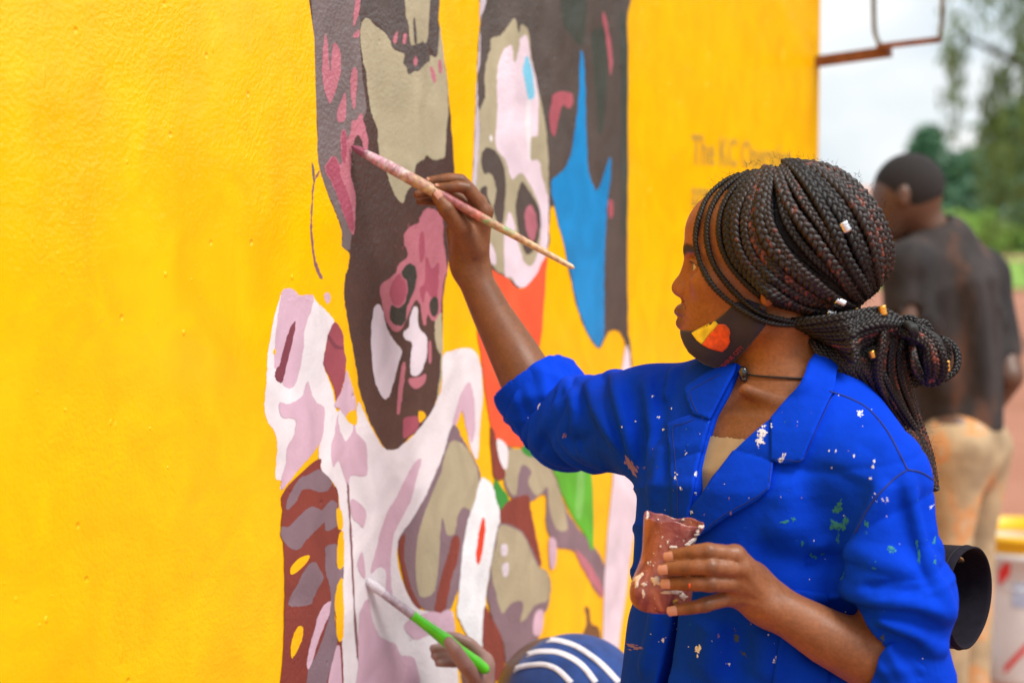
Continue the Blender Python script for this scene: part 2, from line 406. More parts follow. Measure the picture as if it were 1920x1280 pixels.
PC = dict(brown=(82, 62, 58), mauve=(120, 108, 108), sheen=(92, 82, 80), greige=(178, 169, 140), pink=(190, 116, 130), magenta=(168, 84, 104),
          slate=(58, 62, 58), lav=(224, 214, 224), white=(238, 232, 236), palepink=(216, 182, 200), maroon=(134, 62, 54), rose=(160, 80, 92),
          dust=(132, 112, 122), bwhite=(240, 243, 246), red=(228, 66, 40), dark=(90, 80, 76), dgreen=(74, 78, 72), rosew=(234, 216, 228), sky=(130, 210, 240),
          blue=(20, 140, 208), orange=(250, 96, 58), green=(88, 184, 52), dgr=(40, 150, 62), lgreen=(122, 198, 96), ltan=(206, 196, 206), yellow=None, bolive=(118, 82, 52), plum=(128, 66, 78), pinkred=(178, 92, 104), umber=(140, 100, 106))
def pmat(k):
    if k == 'yellow': return wall_mat
    c = srgb(*PC[k]); glossy = k in ('brown', 'sheen', 'mauve', 'dark', 'magenta', 'pink', 'dgreen', 'slate')
    return mat('mural_paint_'+k, tuple(x*.9 for x in c), .13 if glossy else .30, extra=paint_surface(.95 if glossy else .55, .3))
CR = dict(A=(560, 0, 3.047), B=(560, 380, 2.6667), C=(860, 0, 3.047), D=(860, 380, 2.6667), E=(480, 520, 2.908), F=(480, 860, 3.047), G=(820, 800, 2.6667), X=(0, 0, 1))
FIG1 = [
 ('hair_and_face', 'brown', 'X', [(594,-90),(592,100),(594,230),(597,300),(610,350),(625,390),(640,430),(642,462),(655,475),(653,500),(647,520),(645,550),(650,590),(659,640),(668,691),(676,740),(696,795),(723,841),(744,843),(766,822),(800,790),(815,759),(828,699),(830,640),(830,590),(832,550),(839,507),(850,420),(852,331),(846,230),(840,164),(823,43),(814,0),(812,-90)]),
 ('hair', 'mauve', 'A', [(103,-260),(92,300),(105,700),(112,920),(150,1060),(200,1180),(240,1290),(250,1360),(248,1408),(290,1428),(298,1370),(318,1270),(300,1100),(300,800),(385,640),(360,400),(355,120),(440,60),(500,-260)]),
 ('hair_sheen', 'sheen', 'A', [(355,-260),(345,60),(365,130),(430,125),(500,190),(530,262),(590,312),(600,390),(622,424),(692,402),(745,340),(742,262),(792,312),(798,130),(770,-260)]),
 ('forehead', 'greige', 'A', [(365,120),(400,110),(440,150),(490,185),(520,230),(545,285),(602,310),(596,360),(612,380),(628,424),(660,410),(690,404),(720,370),(748,350),(752,318),(792,315),(806,150),(822,262),(850,480),(855,640),(842,760),(836,888),(800,910),(765,912),(735,888),(712,915),(690,922),(665,960),(654,1050),(622,1090),(595,1160),(560,1130),(530,1070),(510,1010),(490,940),(460,880),(450,740),(420,660),(400,560),(385,420),(365,330),(352,200)]),
 ('hair_light', 'greige', 'A', [(612,-260),(610,60),(625,130),(640,250),(662,258),(680,250),(705,240),(738,200),(742,-260)]),
 ('hair_strand', 'sheen', 'A', [(655,120),(665,112),(676,232),(662,248)]),
 ('pink_leaf', 'pink', 'A', [(150,200),(165,240),(180,410),(190,300),(205,245),(235,290),(240,400),(225,480),(185,585),(165,570),(140,480),(135,350)]),
 ('pink_leaf', 'pink', 'A', [(320,385),(335,420),(325,600),(315,620),(300,560),(298,430)]),
 ('pink_leaf', 'pink', 'A', [(265,530),(272,600),(265,685),(225,695),(220,640),(245,570)]),
 ('pink_leaf', 'pink', 'A', [(345,-140),(352,30),(322,140),(310,130),(325,0)]),
 ('pink_leaf', 'pink', 'A', [(310,205),(345,170),(345,210),(320,216)]),
 ('pink_leaf', 'pink', 'A', [(565,180),(560,240),(545,250),(540,220)]),
 ('pink_leaf', 'pink', 'A', [(600,195),(618,200),(610,250),(595,245)]),
 ('pink_leaf', 'pink', 'A', [(670,320),(680,360),(665,380),(655,350)]),
 ('pink_leaf', 'pink', 'A', [(750,390),(765,385),(785,440),(780,475),(765,458)]),
 ('pink_leaf', 'pink', 'A', [(800,345),(815,350),(820,410),(805,420),(797,380)]),
 ('cheek_pink', 'pink', 'A', [(350,650),(362,655),(378,720),(396,790),(395,850),(375,855),(362,810),(345,778),(328,778),(315,815),(302,850),(300,930),(298,1000),(312,1060),(325,1120),(322,1290),(308,1340),(270,1260),(240,1180),(215,1110),(185,1040),(150,970),(165,925),(195,893),(215,905),(238,940),(248,925),(243,860),(242,770),(258,738),(272,760),(278,800),(295,760),(305,690),(330,688)]),
 ('cheek_dark', 'magenta', 'A', [(156,972),(168,932),(196,898),(218,912),(232,952),(248,1030),(282,1100),(308,1200),(316,1290),(306,1328),(270,1250),(242,1175),(217,1105),(188,1036)]),
 ('cheek_dark', 'magenta', 'A', [(258,744),(271,768),(275,850),(266,930),(251,918),(246,850),(247,772)]),
 ('nose_pink', 'pink', 'B', [(605,75),(640,30),(690,40),(720,90),(725,200),(742,330),(732,370),(718,450),(712,550),(698,588),(670,590),(645,560),(635,610),(620,600),(610,520),(590,488),(570,512),(540,580),(515,630),(485,645),(455,620),(430,570),(415,490),(405,440),(415,405),(450,380),(485,350),(500,310),(545,265),(525,190),(540,135),(600,100)]),
 ('nose_dark', 'magenta', 'B', [(478,380),(505,355),(520,380),(535,400),(540,450),(520,500),(490,515),(465,490),(455,440)]),
 ('nose_dark', 'magenta', 'B', [(606,160),(625,150),(631,250),(612,300),(602,240)]),
 ('nose_dark', 'magenta', 'B', [(640,270),(665,330),(702,300),(700,400),(690,480),(660,470),(640,440),(622,500),(606,430),(628,400)]),
 ('nostril', 'slate', 'B', [(518,340),(550,305),(582,320),(590,370),(580,430),(555,490),(540,530),(535,590),(510,615),(475,605),(455,570),(465,515),(500,524),(530,500),(545,440),(540,390),(520,370)]),
 ('nostril', 'slate', 'B', [(655,500),(675,470),(695,480),(698,540),(680,570),(660,550)]),
 ('highlight', 'lav', 'B', [(380,520),(400,508),(420,540),(440,620),(470,680),(515,740),(500,800),(480,880),(455,960),(430,980),(400,940),(380,880),(368,800),(362,650),(370,570)]),
 ('highlight', 'lav', 'B', [(580,520),(595,530),(600,620),(640,670),(640,760),(620,830),(590,865),(560,850),(560,770),(565,700),(530,680),(525,650),(550,620),(560,560)]),
 ('stroke', 'pink', 'B', [(515,810),(535,810),(520,950),(505,1050),(490,1050),(495,960)]),
 ('lip', 'pink', 'B', [(550,880),(600,870),(635,855),(630,900),(590,930),(560,915)]),
 ('stroke', 'pink', 'B', [(650,700),(662,700),(664,790),(650,795)]),
 ('stroke', 'magenta', 'B', [(530,1075),(600,1070),(595,1130),(560,1160),(525,1175),(522,1120)]),
 ('gap', 'yellow', 'B', [(600,1045),(625,1045),(635,1070),(605,1098)]),
 ('jaw_edge', 'greige', 'B', [(684,590),(712,552),(716,600),(721,740),(717,860),(700,960),(690,1000),(696,930),(707,860),(710,765),(690,725),(680,640)]),
 ('loose_stroke', 'umber', 'X', [(599,323),(590,345),(587,380),(585.5,420),(586.5,445),(593,490),(605,519),(599,520),(588.5,492),(582.5,445),(582,420),(584,380),(587,345),(597,322)]),
 ('loose_stroke', 'mauve', 'A', [(75,930),(91,970),(90,1050),(80,1010)]),
 ('loose_spot', 'palepink', 'B', [(130,455),(150,450),(160,480),(145,505),(130,480)]),
]
SHIRT = [
 ('shirt_white', 'white', 'E', [(150,65),(190,62),(215,75),(240,98),(310,100),(325,125),(380,180),(428,245),(395,310),(380,380),(368,470),(390,540),(415,610),(430,680),(440,740),(470,720),(480,760),(520,800),(560,860),(560,1000),(500,1100),(440,1100),(350,1040),(355,900),(150,1145),(138,1110),(112,1100),(105,1075),(110,1000),(115,920),(105,850),(75,800),(50,740),(48,650),(58,560),(62,450),(75,350),(100,220),(130,110)]),
 ('shirt_front', 'white', 'X', [(672,754),(683,775),(700,809),(721,840),(741,842),(759,830),(779,812),(807,774),(824,740),(829,713),(831,666),(850,657),(875,652),(893,662),(902,690),(905,740),(900,800),(895,860),(880,830),(870,760),(850,800),(835,850),(825,905),(800,960),(780,985),(760,1000),(747,1020),(745,1050),(755,1090),(775,1130),(800,1145),(845,1145),(850,1160),(860,1280),(865,1400),(640,1400),(643,1100),(640,1000),(635,930),(625,905),(601,875),(600,830),(620,800),(630,770),(660,800)]),
 ('shirt_pink', 'palepink', 'E', [(150,65),(190,62),(215,75),(240,98),(312,100),(300,180),(265,290),(258,390),(245,480),(215,580),(185,605),(150,590),(140,565),(110,500),(100,490),(105,350),(120,200),(135,110)]),
 ('shirt_stroke', 'plum', 'E', [(215,238),(210,300),(190,390),(170,470),(145,565),(125,570),(105,545),(110,500),(130,470),(155,370),(185,280)]),
 ('shirt_pink', 'palepink', 'E', [(285,565),(300,620),(330,680),(370,705),(375,760),(365,850),(350,900),(300,970),(230,1050),(150,1150),(138,1110),(165,1000),(170,930),(210,850),(215,780),(190,765),(150,765),(130,740),(128,680),(170,690),(220,670),(255,640),(270,590)]),
 ('shirt_rose', 'rose', 'E', [(425,245),(450,260),(475,310),(480,380),(492,460),(480,560),(460,630),(440,668),(425,600),(400,540),(370,480),(370,440),(385,370),(395,310)]),
 ('shirt_stroke', 'plum', 'E', [(390,315),(410,325),(440,365),(478,378),(470,392),(430,385),(402,350)]),
 ('shirt_pink', 'palepink', 'E', [(495,505),(520,580),(545,680),(540,720),(510,730),(490,760),(500,780),(540,800),(545,840),(600,905),(605,970),(600,1080),(515,1075),(500,1130),(480,1080),(450,1000),(420,1030),(410,920),(430,850),(440,770),(460,720),(430,700),(440,665),(465,620),(485,550)]),
 ('shirt_white', 'white', 'E', [(455,720),(485,760),(530,800),(520,850),(490,890),(470,860),(450,800)]),
 ('gap', 'yellow', 'E', [(490,760),(520,725),(550,740),(548,800),(515,795)]),
 ('shirt_pink', 'palepink', 'F', [(945,0),(920,100),(880,250),(800,400),(775,520),(770,700),(780,770),(745,760),(740,640),(700,620),(655,650),(690,500),(740,330),(800,220),(850,120),(900,30)]),
 ('shirt_pink', 'palepink', 'F', [(545,95),(630,95),(620,60),(590,20),(500,40),(512,120),(530,140)]),
 ('shirt_line', 'umber', 'F', [(522,140),(532,160),(540,300),(552,500),(565,800),(585,1100),(580,1140),(565,1000),(555,800),(540,500),(530,300),(522,200)]),
 ('shirt_pink', 'palepink', 'F', [(545,230),(600,260),(630,310),(615,390),(590,370),(550,330)]),
 ('shirt_pink', 'palepink', 'F', [(590,900),(640,800),(660,900),(700,1000),(740,1030),(800,1060),(830,1120),(910,1150),(915,1400),(590,1450),(587,1150)]),
 ('shirt_pink', 'palepink', 'F', [(850,940),(990,872),(1110,860),(1130,1000),(1000,1000),(905,1030)]),
 ('shirt_pink', 'palepink', 'F', [(605,530),(620,600),(625,680),(600,660),(580,600)]),
 ('collar_pink', 'palepink', 'X', [(880,716),(888,742),(891,800),(884,830),(874,800),(866,770),(858,790),(846,812),(852,780),(866,735)]),
]
ARM = [
 ('sleeve_maroon', 'maroon', 'F', [(370,0),(372,60),(435,140),(465,180),(470,270),(460,300),(470,400),(490,405),(470,450),(465,620),(470,700),(450,780),(460,1000),(490,1040),(500,1300),(500,1600),(155,1600),(160,1000),(163,700),(155,480),(145,390),(150,290),(155,190),(300,40)]),
 ('sleeve_stripe', 'dust', 'F', [(365,60),(432,135),(400,185),(350,185),(300,172),(260,185),(225,250),(180,290),(172,260),(200,190),(250,110),(310,85)]),
 ('sleeve_stripe', 'dust', 'F', [(440,235),(465,260),(458,300),(465,380),(400,410),(390,365),(350,400),(300,450),(250,510),(210,515),(150,460),(145,390),(190,385),(240,330),(310,275),(350,280),(380,290),(410,250)]),
 ('sleeve_stripe', 'dust', 'F', [(320,590),(350,600),(385,680),(365,720),(330,790),(310,830),(190,840),(200,780),(240,710),(280,630)]),
 ('sleeve_stripe', 'dust', 'F', [(395,540),(400,500),(465,490),(462,610),(500,610),(495,690),(460,760),(450,900),(465,1030),(440,1150),(400,1300),(380,1600),(270,1600),(300,1180),(340,1130),(420,900),(425,750),(400,650)]),
 ('gap', 'yellow', 'F', [(205,610),(250,565),(305,550),(290,590),(240,640),(205,660),(195,640)]),
 ('gap', 'yellow', 'F', [(235,960),(268,965),(260,1040),(225,1110),(205,1135),(200,1060)]),
 ('gap', 'yellow', 'F', [(460,290),(490,300),(497,390),(470,395)]),
 ('gap', 'yellow', 'F', [(470,450),(500,420),(500,605),(465,612)]),
 ('gap', 'yellow', 'F', [(495,690),(500,990),(470,1035),(455,900),(455,760)]),
 ('sleeve_pink', 'palepink', 'F', [(420,812),(428,830),(415,900),(370,1000),(310,1185),(290,1180),(300,1100),(335,970),(370,860)]),
 ('sleeve_pink', 'palepink', 'F', [(450,1100),(480,1080),(490,1300),(480,1600),(390,1600),(410,1300)]),
 ('jacket', 'dust', 'X', [(845,805),(855,798),(872,830),(890,862),(900,885),(903,930),(893,985),(880,1040),(868,1080),(850,1130),(838,1143),(800,1143),(775,1120),(757,1080),(747,1030),(750,1005),(775,970),(800,925),(820,880),(832,850)]),
 ('jacket_light', 'greige', 'X', [(850,825),(875,840),(895,880),(898,920),(890,960),(870,950),(858,968),(852,1000),(838,1000),(828,970),(822,1060),(815,1105),(800,1118),(785,1112),(779,1060),(785,1000),(800,950),(825,890),(835,850)]),
 ('jacket_edge', 'maroon', 'X', [(747,1020),(760,1002),(758,1050),(775,1110),(790,1140),(775,1130),(757,1085)]),
 ('jacket_edge', 'maroon', 'X', [(850,1005),(862,1010),(858,1050),(845,1090),(835,1140),(815,1143),(825,1090),(840,1040)]),
 ('white_panel', 'bwhite', 'G', [(215,265),(240,260),(275,290),(300,360),(315,460),(290,560),(270,680),(250,800),(235,960),(222,1120),(190,1095),(150,1040),(115,970),(100,930),(110,800),(125,640),(150,480),(185,380)]),
 ('red_mark', 'red', 'G', [(225,455),(240,480),(235,560),(215,670),(200,685),(193,640),(205,550)]),
]
FIG2 = [
 ('hair_and_face', 'dark', 'X', [(904,-90),(902,20),(897,82),(894,148),(891,230),(887,330),(888,440),(930,520),(975,540),(1026,470),(1030,420),(1033,390),(1040,388),(1050,420),(1055,445),(1070,523),(1081,572),(1094,609),(1107,635),(1120,651),(1127,650),(1136,631),(1145,620),(1158,620),(1167,631),(1179,665),(1185,690),(1182,640),(1177,600),(1177,380),(1177,330),(1178,130),(1176,43),(1168,-90)]),
 ('hair_green', 'dgreen', 'C', [(580,-260),(720,-260),(725,200),(690,260),(640,200),(590,100)]),
 ('hair_green', 'dgreen', 'C', [(760,200),(830,180),(850,400),(830,700),(800,760),(780,500)]),
 ('hair_green', 'dgreen', 'C', [(920,100),(958,150),(966,700),(964,1290),(930,1290),(928,600)]),
 ('face_edge', 'ltan', 'C', [(132,-150),(158,0),(122,130),(125,330),(107,440),(112,600),(120,700),(115,900),(100,1080),(80,1080),(95,700),(106,420),(117,250)]),
 ('face', 'greige', 'X', [(962,36),(968,40),(973,62),(978,46),(991,59),(995,98),(1004,148),(1014,190),(1022,230),(1027,280),(1029,345),(1028,420),(1022,470),(1000,515),(975,530),(950,519),(925,500),(905,460),(892,400),(894,330),(898,280),(900,236),(898,210),(909,184),(909,141),(914,108),(919,95),(922,72),(939,66)]),
 ('face_pink', 'rosew', 'C', [(290,260),(305,270),(320,360),(345,280),(350,225),(390,210),(415,350),(440,440),(455,540),(455,750),(440,780),(415,790),(412,910),(460,920),(475,1010),(500,1100),(508,1290),(470,1290),(460,1180),(430,1100),(380,1010),(350,990),(310,1025),(285,980),(270,920),(215,840),(212,760),(222,640),(218,500),(225,380),(250,300)]),
 ('face_pink', 'rosew', 'D', [(445,-40),(450,120),(438,250),(400,370),(360,412),(310,424),(280,400),(265,372),(232,355),(228,160),(245,60),(258,50),(275,90),(300,210),(330,300),(365,315),(395,250),(412,140),(412,-30)]),
 ('face_pink', 'rosew', 'D', [(140,200),(165,210),(185,260),(185,310),(160,300),(142,270)]),
 ('face_white', 'white', 'C', [(395,560),(440,545),(412,600),(410,900),(395,900),(380,700)]),
 ('face_spot', 'white', 'C', [(176,790),(184,770),(194,790),(186,812)]),
 ('face_blue', 'sky', 'C', [(390,320),(415,390),(435,540),(400,565),(380,480),(368,390)]),
 ('ear', 'dark', 'C', [(135,870),(165,845),(210,865),(250,930),(268,1030),(265,1150),(250,1280),(225,1290),(200,1190),(215,1100),(205,1030),(180,990),(145,990),(130,930)]),
 ('ear', 'dark', 'C', [(125,1080),(160,1065),(165,1120),(190,1180),(170,1185),(130,1130)]),
 ('eye', 'dark', 'X', [(980,341),(994,361),(1011,390),(1014,423),(1012,430),(1008,455),(995,475),(984,472),(972,436),(967,388),(968,377),(973,354)]),
 ('pupil', 'pink', 'X', [(988,388),(996,385),(1004,400),(1008,420),(1004,443),(998,453),(990,440),(985,420),(984,400)]),
 ('cheek', 'pinkred', 'C', [(540,540),(580,525),(640,530),(655,570),(645,610),(620,620),(600,600),(580,640),(560,740),(545,780),(525,740),(518,660),(530,590)]),
 ('streak', 'pinkred', 'C', [(825,70),(840,90),(860,200),(878,330),(875,400),(865,430),(855,330),(840,200),(822,110)]),
 ('streak', 'pinkred', 'C', [(855,1150),(880,1150),(882,1230),(860,1240)]),
 ('scarf_blue', 'blue', 'X', [(1090,95),(1095,115),(1098,197),(1100,262),(1104,322),(1113,348),(1119,357),(1126,345),(1136,315),(1145,295),(1145.5,322),(1139,377),(1137.5,400),(1134,474),(1133,550),(1133,620),(1128,642),(1121.5,651),(1109,635),(1096,609),(1081,564),(1068,504),(1055,447),(1044,406),(1040,385),(1034,361),(1034,341),(1039,333),(1057,318),(1070,289),(1080,230),(1086,164),(1087,115)]),
 ('neck_orange', 'orange', 'X', [(912,478),(916,500),(950,521),(975,542),(1000,522),(1025,481),(1023,530),(1018,605),(1010,660),(990,740),(1000,830),(985,838),(960,836),(945,832),(927,820),(916,775),(908,720),(902,665),(895,620),(900,560)]),
 ('arm_dust', 'dust', 'G', [(330,110),(360,100),(430,130),(520,110),(560,180),(600,290),(650,420),(700,500),(830,670),(830,830),(800,830),(750,740),(700,640),(660,610),(600,600),(560,540),(545,480),(540,340),(470,370),(410,350),(380,360),(340,300),(330,200)]),
 ('arm_light', 'greige', 'G', [(410,112),(520,112),(560,200),(610,300),(650,480),(640,520),(590,500),(560,400),(550,300),(520,330),(490,340),(455,280),(470,220),(430,190),(410,220),(390,340),(350,300),(332,200),(342,120)]),
 ('arm_pink', 'pink', 'G', [(690,610),(760,680),(826,800),(820,850),(780,790),(720,690)]),
 ('sleeve_green', 'green', 'G', [(555,150),(560,80),(700,60),(770,200),(780,600),(740,540),(680,450),(630,350),(590,240)]),
 ('sleeve_light', 'lgreen', 'G', [(705,200),(738,200),(722,440),(692,430)]),
 ('leaf_green', 'dgr', 'G', [(290,260),(320,300),(355,350),(350,430),(330,430),(300,380),(285,310)]),
 ('leaf_green', 'dgr', 'G', [(425,100),(470,85),(520,130),(470,150),(430,130)]),
 ('neck_maroon', 'maroon', 'G', [(265,0),(290,40),(296,120),(340,230),(325,260),(285,250),(270,120)]),
 ('chest_maroon', 'maroon', 'G', [(355,370),(450,340),(465,400),(490,520),(510,620),(520,690),(500,680),(460,600),(420,540),(330,490),(315,430)]),
 ('neck_white', 'white', 'G', [(300,60),(350,100),(350,200),(330,205),(305,140)]),
 ('chest_dust', 'dust', 'G', [(315,480),(420,520),(470,600),(510,690),(560,740),(565,830),(550,910),(520,950),(510,1030),(480,1200),(420,1250),(350,1200),(330,1075),(280,960),(250,850),(265,720),(290,580)]),
 ('chest_light', 'greige', 'G', [(320,490),(420,530),(460,600),(500,690),(555,740),(560,830),(545,870),(490,890),(440,960),(415,970),(430,900),(420,870),(370,880),(330,930),(310,900),(285,800),(270,700),(295,580)]),
 ('chest_dash', 'lav', 'G', [(320,590),(350,590),(348,640),(322,640)]),
 ('chest_dash', 'lav', 'G', [(325,690),(355,680),(352,740),(330,745)]),
 ('hip_maroon', 'maroon', 'G', [(235,900),(260,930),(328,1075),(325,1250),(225,1250),(225,1090)]),
 ('chest_pink', 'palepink', 'G', [(560,560),(595,575),(590,690),(565,700)]),
 ('chest_pink', 'palepink', 'G', [(490,930),(530,920),(520,1030),(480,1030)]),
 ('hand_brown', 'bolive', 'G', [(735,900),(760,910),(770,980),(810,1010),(815,1150),(740,1150),(720,1060),(745,980)]),
 ('pole_pink', 'rosew', 'X', [(1172,655),(1180,665),(1190,760),(1200,915),(1180,1060),(1157,1240),(1140,1400),(1112,1400),(1128,1240),(1135,1060),(1148,910),(1160,750)]),
]
done = []
for fname, flabel, plist in (('mural_portrait', 'portrait of a dark haired face in browns and pinks', FIG1), ('mural_shirt', 'white and pale pink painted shirt', SHIRT),
                             ('mural_sleeve', 'maroon and mauve striped painted sleeve and jacket', ARM), ('mural_figure', 'second painted figure with a blue scarf and orange neck', FIG2)):
    par = None
    for nm, col, cr_, pts in plist:
        ox, oy, s = CR[cr_]; px = np.array(pts, float)/s+np.array([ox, oy])
        cur = px if len(px) < 4 else spline(px, max(30, len(px)*7), True)
        if np.linalg.norm(px.max(0)-px.min(0)) > 60:                  # hand-brushed edge: slight waver
            tt = np.arange(len(cur)); cur = cur+np.stack([np.sin(tt*.9+ox)*.25+NPR.randn(len(cur))*.42, np.sin(tt*.7)*.3+NPR.randn(len(cur))*.42], 1)
        bb = (cur.min(0), cur.max(0)); lv = 1
        for b2, l2 in done:
            if np.all(bb[0] < b2[1]) and np.all(bb[1] > b2[0]): lv = max(lv, l2+1)
        done.append((bb, lv)); v2, f2, _ = tri2d(cur, 1e4); v3 = onwall(v2, .00008*lv)
        a = f2[0]; nn = np.cross(v3[a[1]]-v3[a[0]], v3[a[2]]-v3[a[0]])
        if nn@WN3 < 0: f2 = [list(reversed(q)) for q in f2]
        o = meshobj('painted_'+nm, v3, f2, pmat(col), par or wall, False)
        if par is None: par = o; o.name = fname; o['label'] = flabel
print('mural levels', max(l for _, l in done))
def lettering(name, body, p0, xd, yd, size, m, parent, off, sx=1.0, bold=0):
    cu = bpy.data.curves.new(name, 'FONT'); cu.body = body; cu.size = size; cu.resolution_u = 2; cu.offset = bold
    ob = bpy.data.objects.new(name+'_tmp', cu); SC.collection.objects.link(ob); bpy.context.view_layer.update()
    me = bpy.data.meshes.new_from_object(ob.evaluated_get(bpy.context.evaluated_depsgraph_get())); bpy.data.objects.remove(ob)
    v = np.array([x.co[:] for x in me.vertices]); fcs = [list(q.vertices) for q in me.polygons]
    nz = np.cross(xd, yd); w = np.array(p0)+v[:, :1]*sx*np.array(xd)+v[:, 1:2]*np.array(yd)+nz*off
    return meshobj(name, w, fcs, m, parent, False)
tp = mat('faded_lettering', (.46, .27, .03), .5)
p0 = onwall([(1296, 306)])[0]; lettering('lettering', 'The KC Operation', p0, WD3, np.array([0, 0, 1.]), .088, tp, wall, .001, 1.0, .0015)
p0 = onwall([(1296, 385)])[0]; lettering('lettering', 'area', p0, WD3, np.array([0, 0, 1.]), .08, tp, wall, .001, 1.0, .0015)

# paint runs and blobs left by the roller: small real bumps on the wall face
def blobs(name, m, n, box, seed, smin_=.0012, smax_=.004, drip=.3):
    rng = np.random.RandomState(seed); px = np.stack([rng.uniform(box[0], box[2], n), rng.uniform(box[1], box[3], n)], 1); c = onwall(px); V, F_ = [], []; b0 = 0
    th = np.arange(8)*2*math.pi/8
    for k in range(n):
        s = smin_+(smax_-smin_)*rng.rand()**2.5; e = (1+5*rng.rand()) if rng.rand() < drip else 1+.5*rng.rand(); h = s*(.2+.25*rng.rand()); rows_ = [(1, 0), (.78, .62), (.4, .92)]
        for r, u in rows_:
            for t in th: V.append(c[k]+WD3*s*r*math.cos(t)*(1+.2*math.sin(3*t+k))+np.array([0, 0, 1])*s*e*r*math.sin(t)+WN3*(h*u-.0001))
        V.append(c[k]+WN3*h)
        for i in range(2):
            for j in range(8): F_.append((b0+i*8+j, b0+i*8+(j+1) % 8, b0+(i+1)*8+(j+1) % 8, b0+(i+1)*8+j))
        for j in range(8): F_.append((b0+16+j, b0+16+(j+1) % 8, b0+24))
        b0 = len(V)
    o = meshobj(name, V, F_, m, wall); o['kind'] = 'stuff'; return o
blobs('paint_runs', wall_mat, 60, (-40, -20, 600, 1300), 4); blobs('paint_runs', wall_mat, 90, (1190, -20, 1530, 700), 6, .002, .006, .5)

blobs('paint_runs', MATS['mural_paint_brown'], 260, (668, 300, 800, 480), 8, .0005, .0014, .1); blobs('paint_runs', MATS['mural_paint_brown'], 120, (700, 470, 720, 520), 9, .0004, .0012, .1); blobs('paint_runs', MATS['mural_paint_magenta'], 90, (740, 420, 830, 560), 10, .0005, .0016, .3)
# ------------------------------------------------------------------ ground, grass, far buildings and trees
def dirt_extra(nt, tcn, src, b):
    Nn = nt.nodes.new; L = nt.links.new; geo = Nn('ShaderNodeNewGeometry')
    a = Nn('ShaderNodeTexNoise'); a.inputs['Scale'].default_value = .35; a.inputs['Detail'].default_value = 8; L(geo.outputs['Position'], a.inputs['Vector'])
    c = Nn('ShaderNodeTexNoise'); c.inputs['Scale'].default_value = 30; c.inputs['Detail'].default_value = 4; L(geo.outputs['Position'], c.inputs['Vector'])
    m = Nn('ShaderNodeMath'); m.operation = 'MULTIPLY_ADD'; L(c.outputs['Fac'], m.inputs[0]); m.inputs[1].default_value = .5; L(a.outputs['Fac'], m.inputs[2])
    r = Nn('ShaderNodeValToRGB'); r.color_ramp.elements[0].position = .45; r.color_ramp.elements[0].color = (.25, .085, .045, 1)
    r.color_ramp.elements[1].position = 1; r.color_ramp.elements[1].color = (.46, .21, .13, 1); L(m.outputs[0], r.inputs[0])
    bp = Nn('ShaderNodeBump'); bp.inputs['Distance'].default_value = .02; L(c.outputs['Fac'], bp.inputs['Height']); L(bp.outputs['Normal'], b.inputs['Normal'])
    return r.outputs[0]
def gridsheet(name, x0, x1, y0, y1, z, m, nx=40, ny=40, amp=0, kind='structure', edge=0):
    xs = np.linspace(x0, x1, nx); ys = np.linspace(y0, y1, ny); X, Y = np.meshgrid(xs, ys); Z = z+amp*np.sin(X*.3+1)*np.sin(Y*.23)
    if edge:
        X = X.copy(); Y = Y.copy(); Y[0] += edge*np.sin(xs*.5)+edge*.4*NPR.randn(nx)
    v = np.stack([X.ravel(), Y.ravel(), Z.ravel()], 1)
    i = np.arange(nx*ny).reshape(ny, nx); q = np.stack([i[:-1, :-1].ravel(), i[:-1, 1:].ravel(), i[1:, 1:].ravel(), i[1:, :-1].ravel()], 1)
    return tag(meshobj(name, v, q, m, None), kind=kind)
gridsheet('ground', -900, 900, -60, 1500, 0, mat('red_dirt', (.3, .12, .07), .95, extra=dirt_extra), 3, 3)
grassm = mat('mown_grass', (.18, .32, .035), .9, (1.2, .35), (20, .6, .05))
gridsheet('grass_field', -40, 160, 36, 240, .03, grassm, 120, 40, 0, edge=.5)
gridsheet('dirt_path', 8, 90, 56, 60.5, .06, mat('path_dirt', (.46, .22, .15), .95, (2, .2)), 40, 3)
# leaf clouds: many small leaf faces through a crown's volume
def leafmesh(cent, rad, n, size, rng, droop=0):
    """cent: (k,3) clump centres, rad: (k,3); leaves spread within the clumps"""
    k = rng.randint(0, len(cent), n); d = rng.randn(n, 3); d /= np.linalg.norm(d, axis=1)[:, None]; r = rng.rand(n)**.42
    c = cent[k]+d*rad[k]*r[:, None]
    if droop: c[:, 2] -= droop*rng.rand(n)**2
    a = rng.randn(n, 3); a /= np.linalg.norm(a, axis=1)[:, None]; b = np.cross(a, rng.randn(n, 3)); b /= np.linalg.norm(b, axis=1)[:, None]
    if droop: a = a*.35+np.array([0, 0, -1]); a /= np.linalg.norm(a, axis=1)[:, None]; b = np.cross(a, rng.randn(n, 3)); b /= np.linalg.norm(b, axis=1)[:, None]
    s = size*(.6+.8*rng.rand(n))[:, None]; w = .28 if not droop else .16
    v = np.stack([c-a*s*.5, c+b*s*w, c+a*s*.5, c-b*s*w], 1).reshape(-1, 3)
    return v, np.arange(4*n).reshape(-1, 4)
barkm = mat('bark', (.09, .065, .05), .9, (20, .3), (60, .6, .02))
